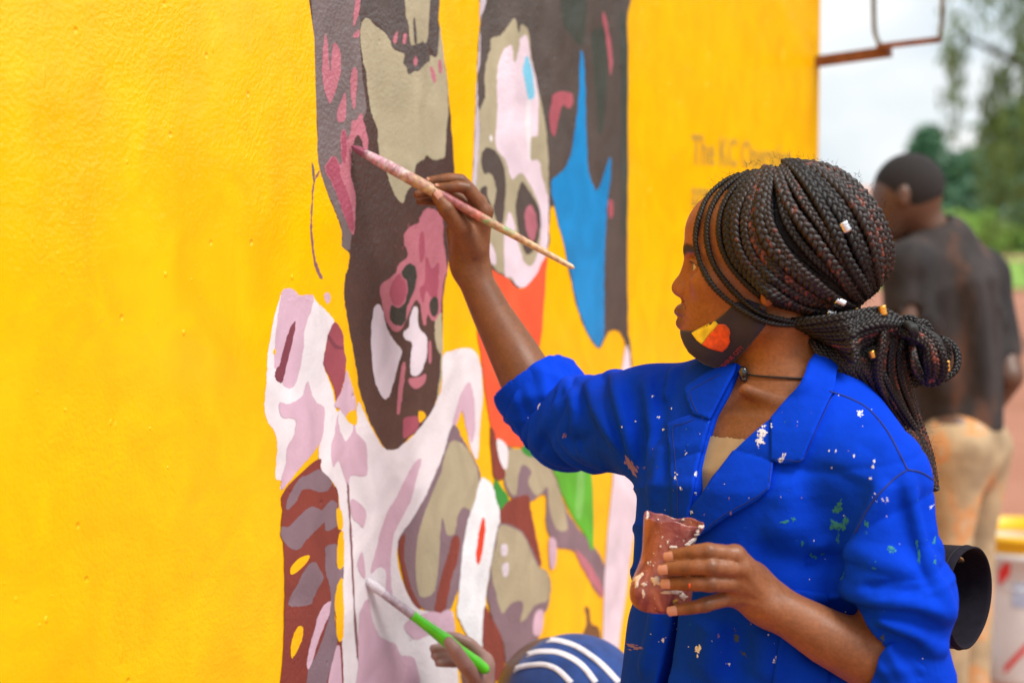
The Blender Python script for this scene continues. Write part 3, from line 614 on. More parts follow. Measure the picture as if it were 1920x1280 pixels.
def tree(name, base, height, spread, nclump, nleaf, leaf, lm, label, seed, droop=0, trunk=.18, low=.35, group=None, cone=False):
    rng = np.random.RandomState(seed); base = np.array(base, float); r = empty(name, base)
    mb = MB(); top = base+[rng.randn()*.2, rng.randn()*.2, height*.72]
    mid = base+(top-base)*.5+[rng.randn()*.15, rng.randn()*.15, 0]
    mb.tube(spline([base-[0, 0, .2], mid, top], 10), np.linspace(trunk, trunk*.35, 10), 8)
    cents, rads = [], []
    for i in range(nclump):
        z = low+(1-low)*rng.rand(); a = rng.rand()*6.283; prof = (1-(z-low)/(1-low))**.8*1.05+.08 if cone else math.sin(math.pi*min(.97, (z-low)/(1-low)*.85+.18))**.7
        rr = spread*prof*(rng.rand()**.5)
        c = base+[math.cos(a)*rr, math.sin(a)*rr, height*z*.96]; cents.append(c); q = spread*(.20+.16*rng.rand()); rads.append([q*1.1, q*1.1, q*.75] if not droop else [q*.42, q*.42, q*.9])
        if i % 3 == 0:
            s = base+(top-base)*min(.98, max(.25, z*.95)); mb.tube(spline([s, (s+c)/2+[0, 0, .12*spread*rng.rand()], c], 6), np.linspace(trunk*.35, trunk*.06, 6), 5)
    mb.build('trunk', barkm, r)
    v, q = leafmesh(np.array(cents), np.array(rads), nleaf, leaf, rng, droop); meshobj('crown', v, q, lm, r, False)
    return tag(r, label, 'tree', group)
def leafm(name, col):
    m = mat(name, col, .55, (.9, .4)); b = m.node_tree.nodes['Principled BSDF']
    b.inputs['Transmission Weight'].default_value = 0; return m
L1 = leafm('leaf_mid', (.15, .24, .05)); L2 = leafm('leaf_blue_green', (.07, .17, .09)); L3 = leafm('leaf_bright', (.24, .40, .07)); L4 = leafm('leaf_deep', (.09, .16, .06))
def at(px, Y): return (float((px-960)/FPX*Y), Y, 0)
tree('weeping_tree', at(2050, 20), 8.4, 1.8, 150, 26000, .12, L1, 'large drooping green tree hanging in from the right edge', 3, droop=1.1, trunk=.24, low=.24)
tree('conifer_tree', at(1738, 78), 5.5, 1.9, 60, 7000, .4, L2, 'pointed dark tree rising above the far tree line beside the man\'s head', 5, trunk=.3, low=.1, cone=True)
far = [(1680, 92, 3.2, 2.6, L2, 'low dark tree just left of the pointed far tree'), (1795, 74, 4.0, 2.6, L2, 'round blue green tree right of the pointed far tree'),
       (1858, 80, 4.4, 3.2, L4, 'dark shaded far tree partly behind the drooping tree'), (1925, 70, 6.0, 3.4, L2, 'far tree standing behind the drooping tree at the right edge'),
       (1560, 100, 3.0, 3.6, L4, 'small far tree low behind the end of the yellow wall')]
for i, (px, Y, h, sp, lm, lab) in enumerate(far): tree('far_tree', at(px, Y), h, sp, 45, 7000, .42, lm, lab, 20+i, low=.08, trunk=.25, group='trees along the far edge of the field')
def bush(base, h, w, lm, label, seed, n=5000, leaf=.16):
    rng = np.random.RandomState(seed); base = np.array(base, float); r = empty('bush', base); mb = MB(); cs, rs = [], []
    for i in range(26):
        a = rng.rand()*6.28; q = w*rng.rand()**.5*.8; z = h*(.25+.6*rng.rand()*(1-(q/w)**2)); c = base+[math.cos(a)*q, math.sin(a)*q*.7, z]; cs.append(c); rs.append([w*.25, w*.22, h*.2])
        if i % 4 == 0: mb.tube([base+[0, 0, -.1], (base+c)/2, c], [.05, .03, .01], 5)
    mb.build('stem', barkm, r); v, f = leafmesh(np.array(cs), np.array(rs), n, leaf, rng); meshobj('foliage', v, f, lm, r, False); return tag(r, label, 'bush')
bush(at(1800, 62), 2.0, 2.2, L3, 'rounded bright green bush beside the far house', 41)
bush(at(1852, 66), 1.7, 1.6, L3, 'smaller light green bush right of the far house', 42)
# added trees out of view, placed to shape the reflections in the gloss paint
for i, (x, y, h) in enumerate(((31, 14, 3.7), (33, 23, 4.0), (30, 5, 3.6), (29, -5, 3.9), (31, 33, 3.8), (37, 18, 4.1), (36, 9, 3.9), (38, 28, 4.2))):
    tree('unseen_tree', (x, y, 0), h, 5.2, 40, 5000, .5, L4, 'broad dark tree added out of view to be mirrored in the wall', 60+i, trunk=.22, low=.08, group='added trees for the wall reflection')
for i, (x, y, h) in enumerate(((17, 15, 7.5), (21, 22, 8.5), (18, 29, 8.0), (24, 34, 9.0), (14.5, 20.5, 7.0))):  # added out of view to keep sky out of the wall's reflection
    tree('unseen_tall_tree', (x, y, 0), h, 3.4, 60, 9000, .34, L4, 'tall leafy tree added out of view to block sky mirrored in the wall', 80+i, trunk=.25, low=.1, group='added tall trees blocking mirrored sky')
# far house with terracotta roof
hx, hy, _ = at(1786, 68); h = empty('far_house', (hx, hy, 0)); hm = MB(); hm.box((hx, hy+2, .45), (2.6, 4, .9)); hm.build('wall', mat('house_wall', (.42, .25, .17), .9, (3, .2)), h, False)
hm = MB(); zr = .9; hm.add([(hx-1.6, hy-.4, zr), (hx+1.6, hy-.4, zr), (hx+1.6, hy+4.4, zr), (hx-1.6, hy+4.4, zr), (hx-1.2, hy+2, zr+.75), (hx+1.2, hy+2, zr+.75)], [(0, 1, 5, 4), (2, 3, 4, 5), (1, 2, 5), (3, 0, 4), (3, 2, 1, 0)])
hm.build('roof', mat('terracotta_roof', (.50, .20, .12), .8, (8, .2)), h, False)
for k in (-.7, .6): hm = MB(); hm.box((hx+k, hy-.02, .5), (.5, .06, .45)); hm.build('window', mat('dark_pane', (.03, .035, .04), .2), h, False)
tag(h, 'low far house with a terracotta roof beside the man\'s shoulder', 'house')
hx2, hy2, _ = at(1612, 85); h2 = empty('far_building', (hx2, hy2, 0)); hm = MB(); hm.box((hx2, hy2+2, .75), (4.5, 4, 1.5)); hm.build('wall', mat('brick_wall_far', (.5, .27, .2), .9, (3, .2)), h2, False)
hm = MB(); hm.add([(hx2-2.6, hy2-.3, 1.5), (hx2+2.6, hy2-.3, 1.5), (hx2+2.6, hy2+4.3, 1.5), (hx2-2.6, hy2+4.3, 1.5), (hx2-2.6, hy2+2, 2.9), (hx2+2.6, hy2+2, 2.9)], [(0, 1, 5, 4), (2, 3, 4, 5), (1, 2, 5), (3, 0, 4), (3, 2, 1, 0)])
hm.build('roof', mat('rust_roof', (.52, .26, .19), .8, (6, .2)), h2, False); hm = MB(); hm.box((hx2+1, hy2-.02, .8), (.6, .06, .6)); hm.build('window', MATS['dark_pane'], h2, False)
tag(h2, 'far building with a rust red roof behind the end of the yellow wall', 'building')
# white parked van, small in the distance
vx, vy, _ = at(1860, 69); van = empty('parked_van', (vx, vy, 0))
prof = [(-1.1, .28), (1.12, .28), (1.15, .75), (.95, .86), (.72, 1.38), (-.75, 1.42), (-1.02, .95), (-1.14, .8)]
n = len(prof); v = [(vx+x, vy+s, z-.1) for s in (-.6, .6) for x, z in prof]; fcs = [tuple(range(n)), tuple(range(2*n-1, n-1, -1))]+[(i, n+i, n+(i+1) % n, (i+1) % n) for i in range(n)]
b = meshobj('body', v, fcs, mat('white_car_paint', (.8, .8, .8), .25, coat=.5), van, False)
for x in (-.7, .72):
    w = MB(); w.tube([(vx+x, vy-.66, .2), (vx+x, vy-.5, .2)], .2, 14); w.build('wheel', mat('tyre', (.02, .02, .02), .8), van, False)
w = MB(); w.add([(vx-.78, vy-.605, .86), (vx+.78, vy-.605, .86), (vx+.62, vy-.605, 1.22), (vx-.62, vy-.605, 1.24)], [(0, 1, 2, 3)]); w.build('window', MATS['dark_pane'], van, False)
tag(van, 'small white van parked on the far grass', 'van')
# open steel casement at the wall's end
rust = mat('rusty_steel', (.20, .075, .035), .75, (25, .45), (90, .4, .004)); casement = empty('steel_window_frame', tuple(map(float, P(1535, 110, 4.47))))
A_, B_ = P(1530, 116, 4.46), P(1764, 74, 4.25); J_ = P(1668, 97, 4.33)
def bar(a, b, w, t):
    a = np.array(a); b = np.array(b); x = b-a; L_ = np.linalg.norm(x); x /= L_; z = np.array([0, 0, 1.])-x*x[2]; z /= np.linalg.norm(z); y = np.cross(z, x)
    m = MB(); m.box((a+b)/2, (L_, t, w), np.stack([x, y, z], 1)); return m
bar(A_, J_, .026, .03).build('bottom_rail', rust, casement, False); bar(J_+np.array([-.03, 0, .012]), B_, .013, .02).build('rail_end', rust, casement, False)
steel = mat('painted_steel_rod', (.16, .17, .16), .5, (30, .3))
m = MB(); m.tube(spline([P(1762, 76, 4.25), P(1764, 55, 4.25), P(1767, 30, 4.25), P(1767, -60, 4.25), P(1767, -400, 4.25)], 24), .0065, 8); m.build('stile', steel, casement)
m = MB(); m.tube(spline([P(1651, 86, 4.33), P(1642, 66, 4.34), P(1639, 40, 4.34), P(1638, -60, 4.34), P(1638, -400, 4.34)], 24), .0065, 8); m.build('stile', steel, casement)
bar(P(1530, -395, 4.46), P(1767, -400, 4.25), .026, .03).build('top_rail', rust, casement, False)
tag(casement, 'rusty open steel window frame sticking out from the wall end', 'window frame')
# ------------------------------------------------------------------ the woman painting
def skin_extra(nt, tcn, src, b):
    Nn = nt.nodes.new; L = nt.links.new; cur = src
    for sc, lo_, hi_, det in ((38, .86, 1.12, 4), (230, .86, 1.12, 3)):
        n = Nn('ShaderNodeTexNoise'); n.inputs['Scale'].default_value = sc; n.inputs['Detail'].default_value = det; L(tcn.outputs['Object'], n.inputs['Vector'])
        r = Nn('ShaderNodeMapRange'); r.inputs[1].default_value = .3; r.inputs[2].default_value = .7; r.inputs[3].default_value = lo_; r.inputs[4].default_value = hi_; L(n.outputs['Fac'], r.inputs[0])
        m = Nn('ShaderNodeMix'); m.data_type = 'RGBA'; m.blend_type = 'MULTIPLY'; m.inputs['Factor'].default_value = 1; L(cur, m.inputs['A']); L(r.outputs[0], m.inputs['B']); cur = m.outputs['Result']
        if sc == 38:
            q = Nn('ShaderNodeMapRange'); q.inputs[1].default_value = .3; q.inputs[2].default_value = .7; q.inputs[3].default_value = .38; q.inputs[4].default_value = .56; L(n.outputs['Fac'], q.inputs[0]); L(q.outputs[0], b.inputs['Roughness'])
    return cur
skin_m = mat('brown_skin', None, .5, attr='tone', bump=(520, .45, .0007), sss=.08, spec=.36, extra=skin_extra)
H0 = P(1450, 497, 2.12); _v = np.array([H0[0], H0[1]]); _v /= np.linalg.norm(_v)
hx = np.array([-_v[1], _v[0], 0]); hy = np.array([-_v[0], -_v[1], 0]); hz = np.array([0, 0, 1.]); HR = np.stack([hx, hy, hz], 1)
def HL(x, y, z): return H0+(hx*x+hy*y+hz*z)*.001
def hloc(p): return ((p-H0)@HR)*1000                   # world -> head millimetres
def px2h(px, py, y=0.0):                                # photo place -> head millimetres at sideways distance y
    px = np.asarray(px, float); py = np.asarray(py, float); d = ray(px, py); o = np.array([0, 0, CAM_H])
    t = ((H0+hy*y*.001-o)@hy)/(d@hy); return hloc(o+d*t[..., None])
TL = np.array([.8, -.6, 0]); TF = np.array([-.6, -.8, 0]); T0 = np.array([.325, 2.13, 0])
def T(l, f, z): return T0+TL*l+TF*f+np.array([0, 0, z])
def tloc(p): q = p-T0; return np.stack([q@TL, q@TF, q[:, 2]], 1)
def column(tab):
    tab = np.array(tab)                                 # rows: z, half width, half depth, shift forward
    def fn(p):
        q = tloc(p); z = q[:, 2]; a = np.interp(z, tab[:, 0], tab[:, 1]); b = np.interp(z, tab[:, 0], tab[:, 2]); s = np.interp(z, tab[:, 0], tab[:, 3])
        r = np.sqrt((q[:, 0]/a)**2+((q[:, 1]-s)/b)**2); d = (r-1)*np.minimum(a, b)
        return np.maximum(d, np.maximum(z-tab[-1, 0], tab[0, 0]-z))
    m = tab[:, 1].max()+.04; return fn, np.array([T0[0]-m, T0[1]-m, tab[0, 0]]), np.array([T0[0]+m, T0[1]+m, tab[-1, 0]])
# joints
RSH, RELB = P(1226, 792, 2.23), P(1035, 790, 2.45); LSH, LELB = P(1642, 905, 1.98), P(1692, 1264, 1.95)
RW, LW = P(886, 512, 2.5), P(1440, 1130, 1.94)
body = SDF()
# head
body.ell(HL(4, 0, 38), (.101, .074, .070), HR, .01)
body.ell(HL(52, 0, 38), (.053, .062, .05), HR, .02)
body.ell(HL(40, 0, -30), (.068, .062, .072), HR, .03)
body.ell(HL(72, 0, -66), (.041, .040, .036), HR, .025)
body.ell(HL(87, 0, -92), (.021, .024, .018), HR, .022)
for s in (1, -1):
    body.cone(HL(85, 12*s, -93), HL(18, 54*s, -70), .014, .016, .022)
    body.ell(HL(74, 41*s, -20), (.026, .019, .020), HR, .016)
    body.cone(HL(100, 11*s, 18), HL(84, 43*s, 17), .0085, .008, .012)
    body.ell(HL(101, 33*s, 1), (.013, .018, .012), HR, .012, 's')
# nose
body.cone(HL(98, 0, 8), HL(109, 0, -20), .0078, .0100, .010); body.ell(HL(113.6, 0, -29), (.0124, .0135, .0112), HR, .008)
for s in (1, -1): body.ell(HL(105.5, 14*s, -32.5), (.0122, .0086, .0098), HR, .0045)
for s in (1, -1): body.ell(HL(110.5, 9*s, -42.5), (.0072, .0046, .0042), HR, .002, 's')
# mouth
for s in (1, -1):
    body.limb([HL(115.5, 0, -57.5), HL(112.5, 9*s, -57.5), HL(104, 18*s, -61), HL(95, 25*s, -65.5)], [.0064, .0066, .0048, .002], .004)
    body.limb([HL(112, 0, -72.8), HL(109, 10*s, -72.5), HL(101, 19*s, -69.5), HL(94, 25*s, -66.5)], [.0074, .0070, .0048, .002], .004)
    body.limb([HL(121.5, 0, -65.6), HL(117, 10*s, -65.6), HL(108, 18*s, -65.6), HL(97, 26*s, -66.3)], [.0010, .0010, .0010, .0008], .0022, 's')
    body.cone(HL(116, 10*s, -41), HL(99, 27*s, -60), .0014, .001, .006, 's')
body.cone(HL(122, 0, -47), HL(123, 0, -53), .002, .002, .004, 's')
# eyelids: a shell over the eyeball with an almond opening
EYE = {s: HL(87, 31*s, -1.5) for s in (1, -1)}
for s in (1, -1):
    body.ell(EYE[s], (.0138, .0138, .0138), HR, .003)
    body.limb([HL(99, 19*s, 1), HL(101.2, 26*s, 6), HL(98.5, 35*s, 6.2), HL(90.5, 42.5*s, 1.5)], [.0015, .0024, .0024, .0015], .003)
    body.ell(HL(102.5, 31.5*s, -1.3), (.0128, .0135, .0050), HR, .0012, 's')
    body.ell(HL(2, 76*s, -12), (.015, .006, .030), HR, .006); body.ell(HL(7, 75*s, -38), (.008, .005, .010), HR, .005)
# neck
body.cone(HL(-8, 0, -66), HL(-18, 0, -178), .047, .054, .03)
for s in (1, -1): body.cone(HL(-22, 42*s, -66), HL(26, 14*s, -166), .008, .0075, .022)
body.ell(HL(38, 0, -118), (.012, .012, .016), HR, .02)
# torso and arms
TB = [(.80, .165, .115, 0), (.95, .155, .105, 0), (1.07, .132, .095, .005), (1.17, .145, .105, .012), (1.27, .158, .110, .012), (1.335, .150, .092, .0), (1.385, .105, .062, -.012), (1.41, .05, .03, -.02)]
fn, lo, hi = column(TB); body.func(fn, lo, hi, .03, 'u')
neckb = HL(-18, 0, -178)
body.cone(neckb, RSH+np.array([.012, 0, .01]), .05, .046, .05); body.cone(neckb, LSH+np.array([-.03, 0, .0]), .048, .036, .04)
for l in (.07, -.07): body.ell(T(l, .075, 1.205), (.052, .04, .05), np.stack([TL, TF, hz], 1), .03)
CL = P(1392, 722, 2.055)                                # pit of the throat
body.cone(CL+np.array([.0, 0, -.004]), P(1560, 790, 2.02), .008, .007, .016)
body.ell(CL+np.array([-.012, .002, .006]), (.010, .010, .010), None, .012, 's')
body.limb([RSH, RSH*.45+RELB*.55, RELB], [.046, .042, .041], .03)
FR = [RELB, P(1003, 738, 2.462), P(965, 666, 2.478), P(922, 588, 2.49), P(891, 524, 2.498), RW]
body.limb(FR, [.041, .0425, .0365, .029, .0248, .0245], .02)
body.limb([LSH, LSH*.5+LELB*.5, LELB], [.040, .040, .038], .02)
FL = [LELB, P(1630, 1232, 1.948), P(1550, 1193, 1.945), P(1490, 1158, 1.942), LW]
body.limb(FL, [.038, .0375, .0325, .0272, .0248], .02)
# right hand, closed on the brush: thumb side to the camera
def J(pts): return [P(a, b, c) for a, b, c in pts]
RF = dict(index=(J([(907, 398, 2.482), (876, 353, 2.468), (842, 352, 2.463), (822, 352, 2.463)]), [.0118, .0094, .0079, .0064]),
          middle=(J([(897, 381, 2.502), (864, 338, 2.489), (824, 338, 2.484), (806, 340, 2.483)]), [.0115, .0093, .0078, .0064]),
          ring=(J([(886, 396, 2.522), (840, 357, 2.516), (802, 362, 2.508), (783, 365, 2.505)]), [.0110, .0090, .0076, .0062]),
          little=(J([(878, 416, 2.538), (842, 384, 2.536), (807, 377, 2.526), (787, 377, 2.523)]), [.0100, .0080, .0069, .0058]))
RT = (J([(886, 470, 2.488), (866, 427, 2.467), (838, 392, 2.458), (820, 369, 2.456)]), [.0155, .0132, .0112, .0086])
palmR = SDF()
for nm, (pt, rd) in RF.items(): palmR.cone(P(884, 500, 2.505), pt[0], .0205, rd[0]*1.18, .014)
palmR.limb(RT[0][:2]+[RT[0][2]], [RT[1][0]*1.25, RT[1][1], RT[1][2]], .010)
palmR.cone(P(866, 494, 2.515), P(854, 430, 2.53), .0175, .014, .014)
palmR.ell(P(877, 452, 2.497), (.022, .020, .034), None, .014)
fingR = SDF(); fingR.limb(RT[0][1:], RT[1][1:], .001)
fingR.ell(RT[0][2], (.0118, .0118, .0118), None, .004)
for nm, (pt, rd) in RF.items(): fingR.limb(spline(pt, 7), np.interp(np.linspace(0, 3, 7), range(4), rd), .0006)
# left hand around the cup: back of the hand to the camera
LF = dict(index=(J([(1378, 1041, 1.912), (1328, 1033, 1.898), (1290, 1037, 1.905), (1260, 1041, 1.914)]), [.0108, .0094, .0087, .0074]),
          middle=(J([(1390, 1066, 1.912), (1332, 1062, 1.894), (1284, 1063, 1.901), (1249, 1066, 1.910)]), [.0110, .0097, .0090, .0076]),
          ring=(J([(1386, 1093, 1.917), (1332, 1092.5, 1.899), (1287, 1092.5, 1.905), (1254, 1093, 1.914)]), [.0108, .0098, .0090, .0076]),
          little=(J([(1374, 1117, 1.925), (1323, 1133, 1.910), (1294, 1139, 1.913), (1265, 1143, 1.919)]), [.0098, .0083, .0076, .0064]))
LT = (J([(1432, 1108, 1.965), (1400, 1070, 1.985), (1345, 1052, 1.998), (1300, 1048, 1.995)]), [.0155, .0125, .0105, .0085])
palmL = SDF()
for i, (nm, (pt, rd)) in enumerate(LF.items()): palmL.cone(P(1438, 1118+i*7, 1.952), pt[0], .0195, rd[0]*1.12, .012)
palmL.cone(LT[0][0], LT[0][1], .016, .0125, .012); palmL.ell(P(1405, 1092, 1.945), (.024, .018, .026), None, .012)
fingL = SDF(); fingL.limb(LT[0][1:], LT[1][1:], .001)
for nm, (pt, rd) in LF.items():
    fingL.limb(spline(pt, 7), np.interp(np.linspace(0, 3, 7), range(4), rd), .0005)
    fingL.ell(pt[1], (rd[1]*1.03,)*3, None, .003); fingL.ell(pt[0]+np.array([0, -.001, 0]), (rd[0]*1.0,)*3, None, .006)
def hand(sdf, palm, fing):
    lo = np.minimum(palm.bounds()[0], fing.bounds()[0]); hi = np.maximum(palm.bounds()[1], fing.bounds()[1])
    sdf.func(lambda p: smin(palm(p, .06), fing(p, .06), .005), lo, hi, .014, 'u')
hand(body, palmR, fingR); hand(body, palmL, fingL)
for (pt, rd), wx in zip(LF.values(), (1118, 1122, 1128, 1136)): body.fold([pt[0]+np.array([.002, -rd[0], 0]), (pt[0]+P(1436, wx, 1.93))/2+np.array([0, -.012, 0]), P(1436, wx, 1.92)], .0042, .0016)   # tendons
body.ell(P(1448, 1142, 1.922), (.008, .007, .008), None, .012)
for (x0, y0), (x1, y1) in (((1404, 1078), (1380, 1080)), ((1402, 1106), (1378, 1106)), ((1395, 1052), (1374, 1053))): body.fold([P(x0, y0, 1.905), P(x1, y1, 1.90)], .005, -.0022)
body.fold([P(838, 405, 2.45), P(848, 415, 2.45)], .002, -.0012)
lo, hi = body.bounds()
bv, bq = mesh_sdf(body, lo, hi, .0021)
def skin_tone(p):
    base = np.array([.190, .071, .028]); c = np.tile(base, (len(p), 1)); h = hloc(p)
    n = np.sin(p[:, 0]*61)*np.sin(p[:, 1]*53+1)*np.sin(p[:, 2]*47+2); c *= (1+.06*n)[:, None]
    def blend(w, col): w = np.clip(w, 0, 1)[:, None]; return c*(1-w)+np.array(col)*w
    fw = np.clip((h[:, 2]+150)/40, 0, 1)*np.clip((140-np.abs(h[:, 0]))/20, 0, 1)*np.clip((110-np.abs(h[:, 1]))/10, 0, 1); c = c*(1+fw[:, None]*np.array([.62, .50, .12]))  # the wall's warm bounce on the face is put into the skin colour
    la = np.clip((.14-np.minimum(np.linalg.norm(p-P(1400, 1090, 1.93), axis=1), d_line(p, FL)[0]+.04))/.05, 0, 1); c = c*(1+la[:, None]*np.array([.24, .26, .3]))  # brighter light on the left forearm and hand, put into their tone
    face = (h[:, 2] > -130) & (h[:, 2] < 120) & (np.abs(h[:, 0]) < 140) & (np.abs(h[:, 1]) < 110)
    lipd = np.minimum(d_line(h, [(117, 0, -57), (112, 9, -57), (104, 18, -61), (96, 25, -66)])[0], d_line(h, [(115, 0, -72), (110, 10, -72), (101, 19, -69.5), (96, 25, -66)])[0])
    lipd = np.minimum(lipd, np.minimum(d_line(h, [(117, 0, -57), (112, -9, -57), (104, -18, -61), (96, -25, -66)])[0], d_line(h, [(115, 0, -72), (110, -10, -72), (101, -19, -69.5), (96, -25, -66)])[0]))
    c = blend(np.where(face, (9-lipd)/3, 0), (.135, .048, .030))
    for s in (1, -1):                                    # brows, lash lines and lids
        bd, _ = d_line(h*[1, 1, 1.35], [(110, 9*s, 17*1.35), (104, 24*s, 22*1.35), (92, 41*s, 20*1.35)])
        c = blend(np.where(face, (9.5-bd)/3.5, 0), (.022, .012, .009))
        ld, _ = d_line(h, [(100, 19*s, 0), (103, 26*s, 4.2), (100, 35*s, 4.5), (91, 43*s, .5)]); c = blend(np.where(face, (2.6-ld)/1.2, 0), (.012, .008, .007))
    # knuckles darker, inner hand paler
    for (pt, rd) in list(LF.values())+list(RF.values())+[RT]:
        for k in (1, 2):
            d = np.linalg.norm(p-pt[k]-np.array([0, -.006, 0]), axis=1); c = blend(.65*(1-d/.0095), (.062, .026, .015))
    pl = np.linalg.norm((p-P(850, 455, 2.51))/np.array([.022, .03, .055]), axis=1); c = blend(.55*(1.25-pl)*1.5, (.33, .145, .066))
    for pt in list(LF.values())+list(RF.values())+[RT]:
        d = np.linalg.norm(p-pt[0][-1], axis=1); c = blend(.5*(1-d/.012), (.30, .125, .065))
    return c
woman = empty('person', (float(T0[0]), float(T0[1]), 0))
tag(woman, 'person in a blue work coat with long braids, raising a brush to the mural', 'person')
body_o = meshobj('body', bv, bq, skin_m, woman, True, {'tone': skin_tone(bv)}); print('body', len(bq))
# eyes
for s in (1, -1):
    n = 20; V, Fq = [], []
    for i in range(n+1):
        for j in range(2*n): a = math.pi*i/n; b = math.pi*j/n; V.append(EYE[s]+.0121*np.array([math.sin(a)*math.cos(b), math.sin(a)*math.sin(b), math.cos(a)]))
    for i in range(n):
        for j in range(2*n): k = (j+1) % (2*n); Fq.append((i*2*n+j, i*2*n+k, (i+1)*2*n+k, (i+1)*2*n+j))
    V = np.array(V); q = (V-EYE[s])@HR; dirv = np.array([.97, .06*s, .1]); dirv /= np.linalg.norm(dirv); ca = (q/np.linalg.norm(q, axis=1)[:, None])@dirv
    col = np.where((ca > .86)[:, None], np.array([.012, .007, .005]), np.array([.50, .40, .29])); meshobj('eye', V, Fq, mat('eye_gloss', None, .08, attr='tone', coat=.5), body_o, True, {'tone': col})
# nails
nail_m = mat('fingernail', (.50, .235, .165), .3, coat=.25)
def nail(c, along, up, L_, Wd, parent):
    along = along/np.linalg.norm(along); up = up-along*(up@along); up /= np.linalg.norm(up); side = np.cross(along, up); V, F_ = [], []
    for i in range(7):
        for j in range(7):
            u, w = (i/6-.5)*2, (j/6-.5)*2; k = math.sqrt(max(0, 1-.22*w*w)) if u > 0 else 1
            V.append(c+along*u*L_*k*(1-.18*w*w)+side*w*Wd+up*(-.30*Wd*w*w-.06*L_*u*u))
    for i in range(6):
        for j in range(6): F_.append((i*7+j, i*7+j+1, (i+1)*7+j+1, (i+1)*7+j))
    a = np.cross(V[1]-V[0], V[7]-V[0])
    if a@up < 0: F_ = [f[::-1] for f in F_]
    meshobj('fingernail', V, F_, nail_m, parent)
for (pt, rd) in LF.values():
    d = pt[3]-pt[2]; d /= np.linalg.norm(d); up = np.array([.12, -1, .15]); up = up-d*(up@d); up /= np.linalg.norm(up); nail(pt[3]+d*.0014+up*(rd[3]+.0011), d, up, .0062, .0054, body_o)
d = RT[0][3]-RT[0][2]; nail(RT[0][3]+np.array([.25, -.80, .35])/.91*(.0093), d, np.array([.25, -.8, .35]), .0068, .0056, body_o)
for k in ('index', 'middle'):
    pt, rd = RF[k]; d = pt[3]-pt[2]; up = np.array([.1, -.45, .9]); nail(pt[3]+up*rd[3]*.97, d, up, .0055, .0045, body_o)
orange_dab = drape('paint_mark', BVHTree.FromPolygons([Vector(x) for x in bv.tolist()], bq.tolist()), [(1291, 1094), (1295, 1093), (1295, 1101), (1292, 1102)], 1.7, 2.4, mat('orange_dab', (.85, .10, .03), .5), body_o, .0002, .0004, 3)
# vest
def vest_keep(p):
    q = tloc(p); return (q[:, 2] < 1.312+3.2*np.abs(q[:, 0]+.0)**2+.9*np.maximum(0, np.abs(q[:, 0])-.085)) & (np.abs(q[:, 0]) < .15) & (q[:, 2] > .8)
vsdf = SDF(); TBv = [(z, a+.004, b+.004, s) for z, a, b, s in TB]; fn, lo, hi = column(TBv); vsdf.func(fn, lo, hi, 0, 'u')
for l in (.07, -.07): vsdf.ell(T(l, .075, 1.205), (.055, .043, .053), np.stack([TL, TF, hz], 1), .03)
vv, vq = mesh_sdf(vsdf, lo, hi, .004, clip=vest_keep)
meshobj('vest', vv, vq, mat('khaki_jersey', (.33, .235, .125), .9, (60, .08), (900, .3, .0006), sheen=.1), woman)
# ------------------------------------------------------------------ blue work coat
def cloth_extra(nt, tcn, src, b):
    Nn = nt.nodes.new; L = nt.links.new
    w1 = Nn('ShaderNodeTexWave'); w1.inputs['Scale'].default_value = 330; w1.bands_direction = 'DIAGONAL'; w1.inputs['Distortion'].default_value = 1.5
    n = Nn('ShaderNodeTexNoise'); n.inputs['Scale'].default_value = 60; n.inputs['Detail'].default_value = 5
    n2 = Nn('ShaderNodeTexNoise'); n2.inputs['Scale'].default_value = 14; n2.inputs['Detail'].default_value = 6
    for x in (w1, n, n2): L(tcn.outputs['Object'], x.inputs['Vector'])
    m = Nn('ShaderNodeMath'); m.operation = 'MULTIPLY_ADD'; L(n.outputs['Fac'], m.inputs[0]); m.inputs[1].default_value = 2.2; m.inputs[2].default_value = 0
    m2 = Nn('ShaderNodeMath'); m2.operation = 'MULTIPLY_ADD'; L(n2.outputs['Fac'], m2.inputs[0]); m2.inputs[1].default_value = 5; L(m.outputs[0], m2.inputs[2])
    bp = Nn('ShaderNodeBump'); bp.inputs['Strength'].default_value = .45; bp.inputs['Distance'].default_value = .0012; L(m2.outputs[0], bp.inputs['Height']); L(bp.outputs['Normal'], b.inputs['Normal'])
    n3 = Nn('ShaderNodeTexNoise'); n3.inputs['Scale'].default_value = 26; n3.inputs['Detail'].default_value = 3; n3.inputs['Distortion'].default_value = 1.4; n3.noise_type = 'RIDGED_MULTIFRACTAL'; L(tcn.outputs['Object'], n3.inputs['Vector']); bp2 = Nn('ShaderNodeBump'); bp2.inputs['Strength'].default_value = .22; bp2.inputs['Distance'].default_value = .004; L(n3.outputs['Fac'], bp2.inputs['Height']); L(bp.outputs['Normal'], bp2.inputs['Normal']); L(bp2.outputs['Normal'], b.inputs['Normal'])
    r = Nn('ShaderNodeMapRange'); r.inputs[1].default_value = .3; r.inputs[2].default_value = .75; r.inputs[3].default_value = .85; r.inputs[4].default_value = 1.12; L(n2.outputs['Fac'], r.inputs[0])
    mm = Nn('ShaderNodeMix'); mm.data_type = 'RGBA'; mm.blend_type = 'MULTIPLY'; mm.inputs['Factor'].default_value = 1; L(src, mm.inputs['A']); L(r.outputs[0], mm.inputs['B'])
    return mm.outputs['Result']
coat_m = mat('cobalt_cotton', (.0006, .043, .55), .85, extra=cloth_extra, spec=.08)
thread_m = mat('navy_thread', (.003, .02, .16), .8)
coat = SDF()
CT = [(.50, .26, .20, 0), (.80, .222, .170, 0), (1.0, .196, .150, .0), (1.13, .180, .140, .006), (1.25, .170, .132, .010), (1.32, .168, .108, .0), (1.375, .120, .078, -.010), (1.412, .07, .05, -.02)]
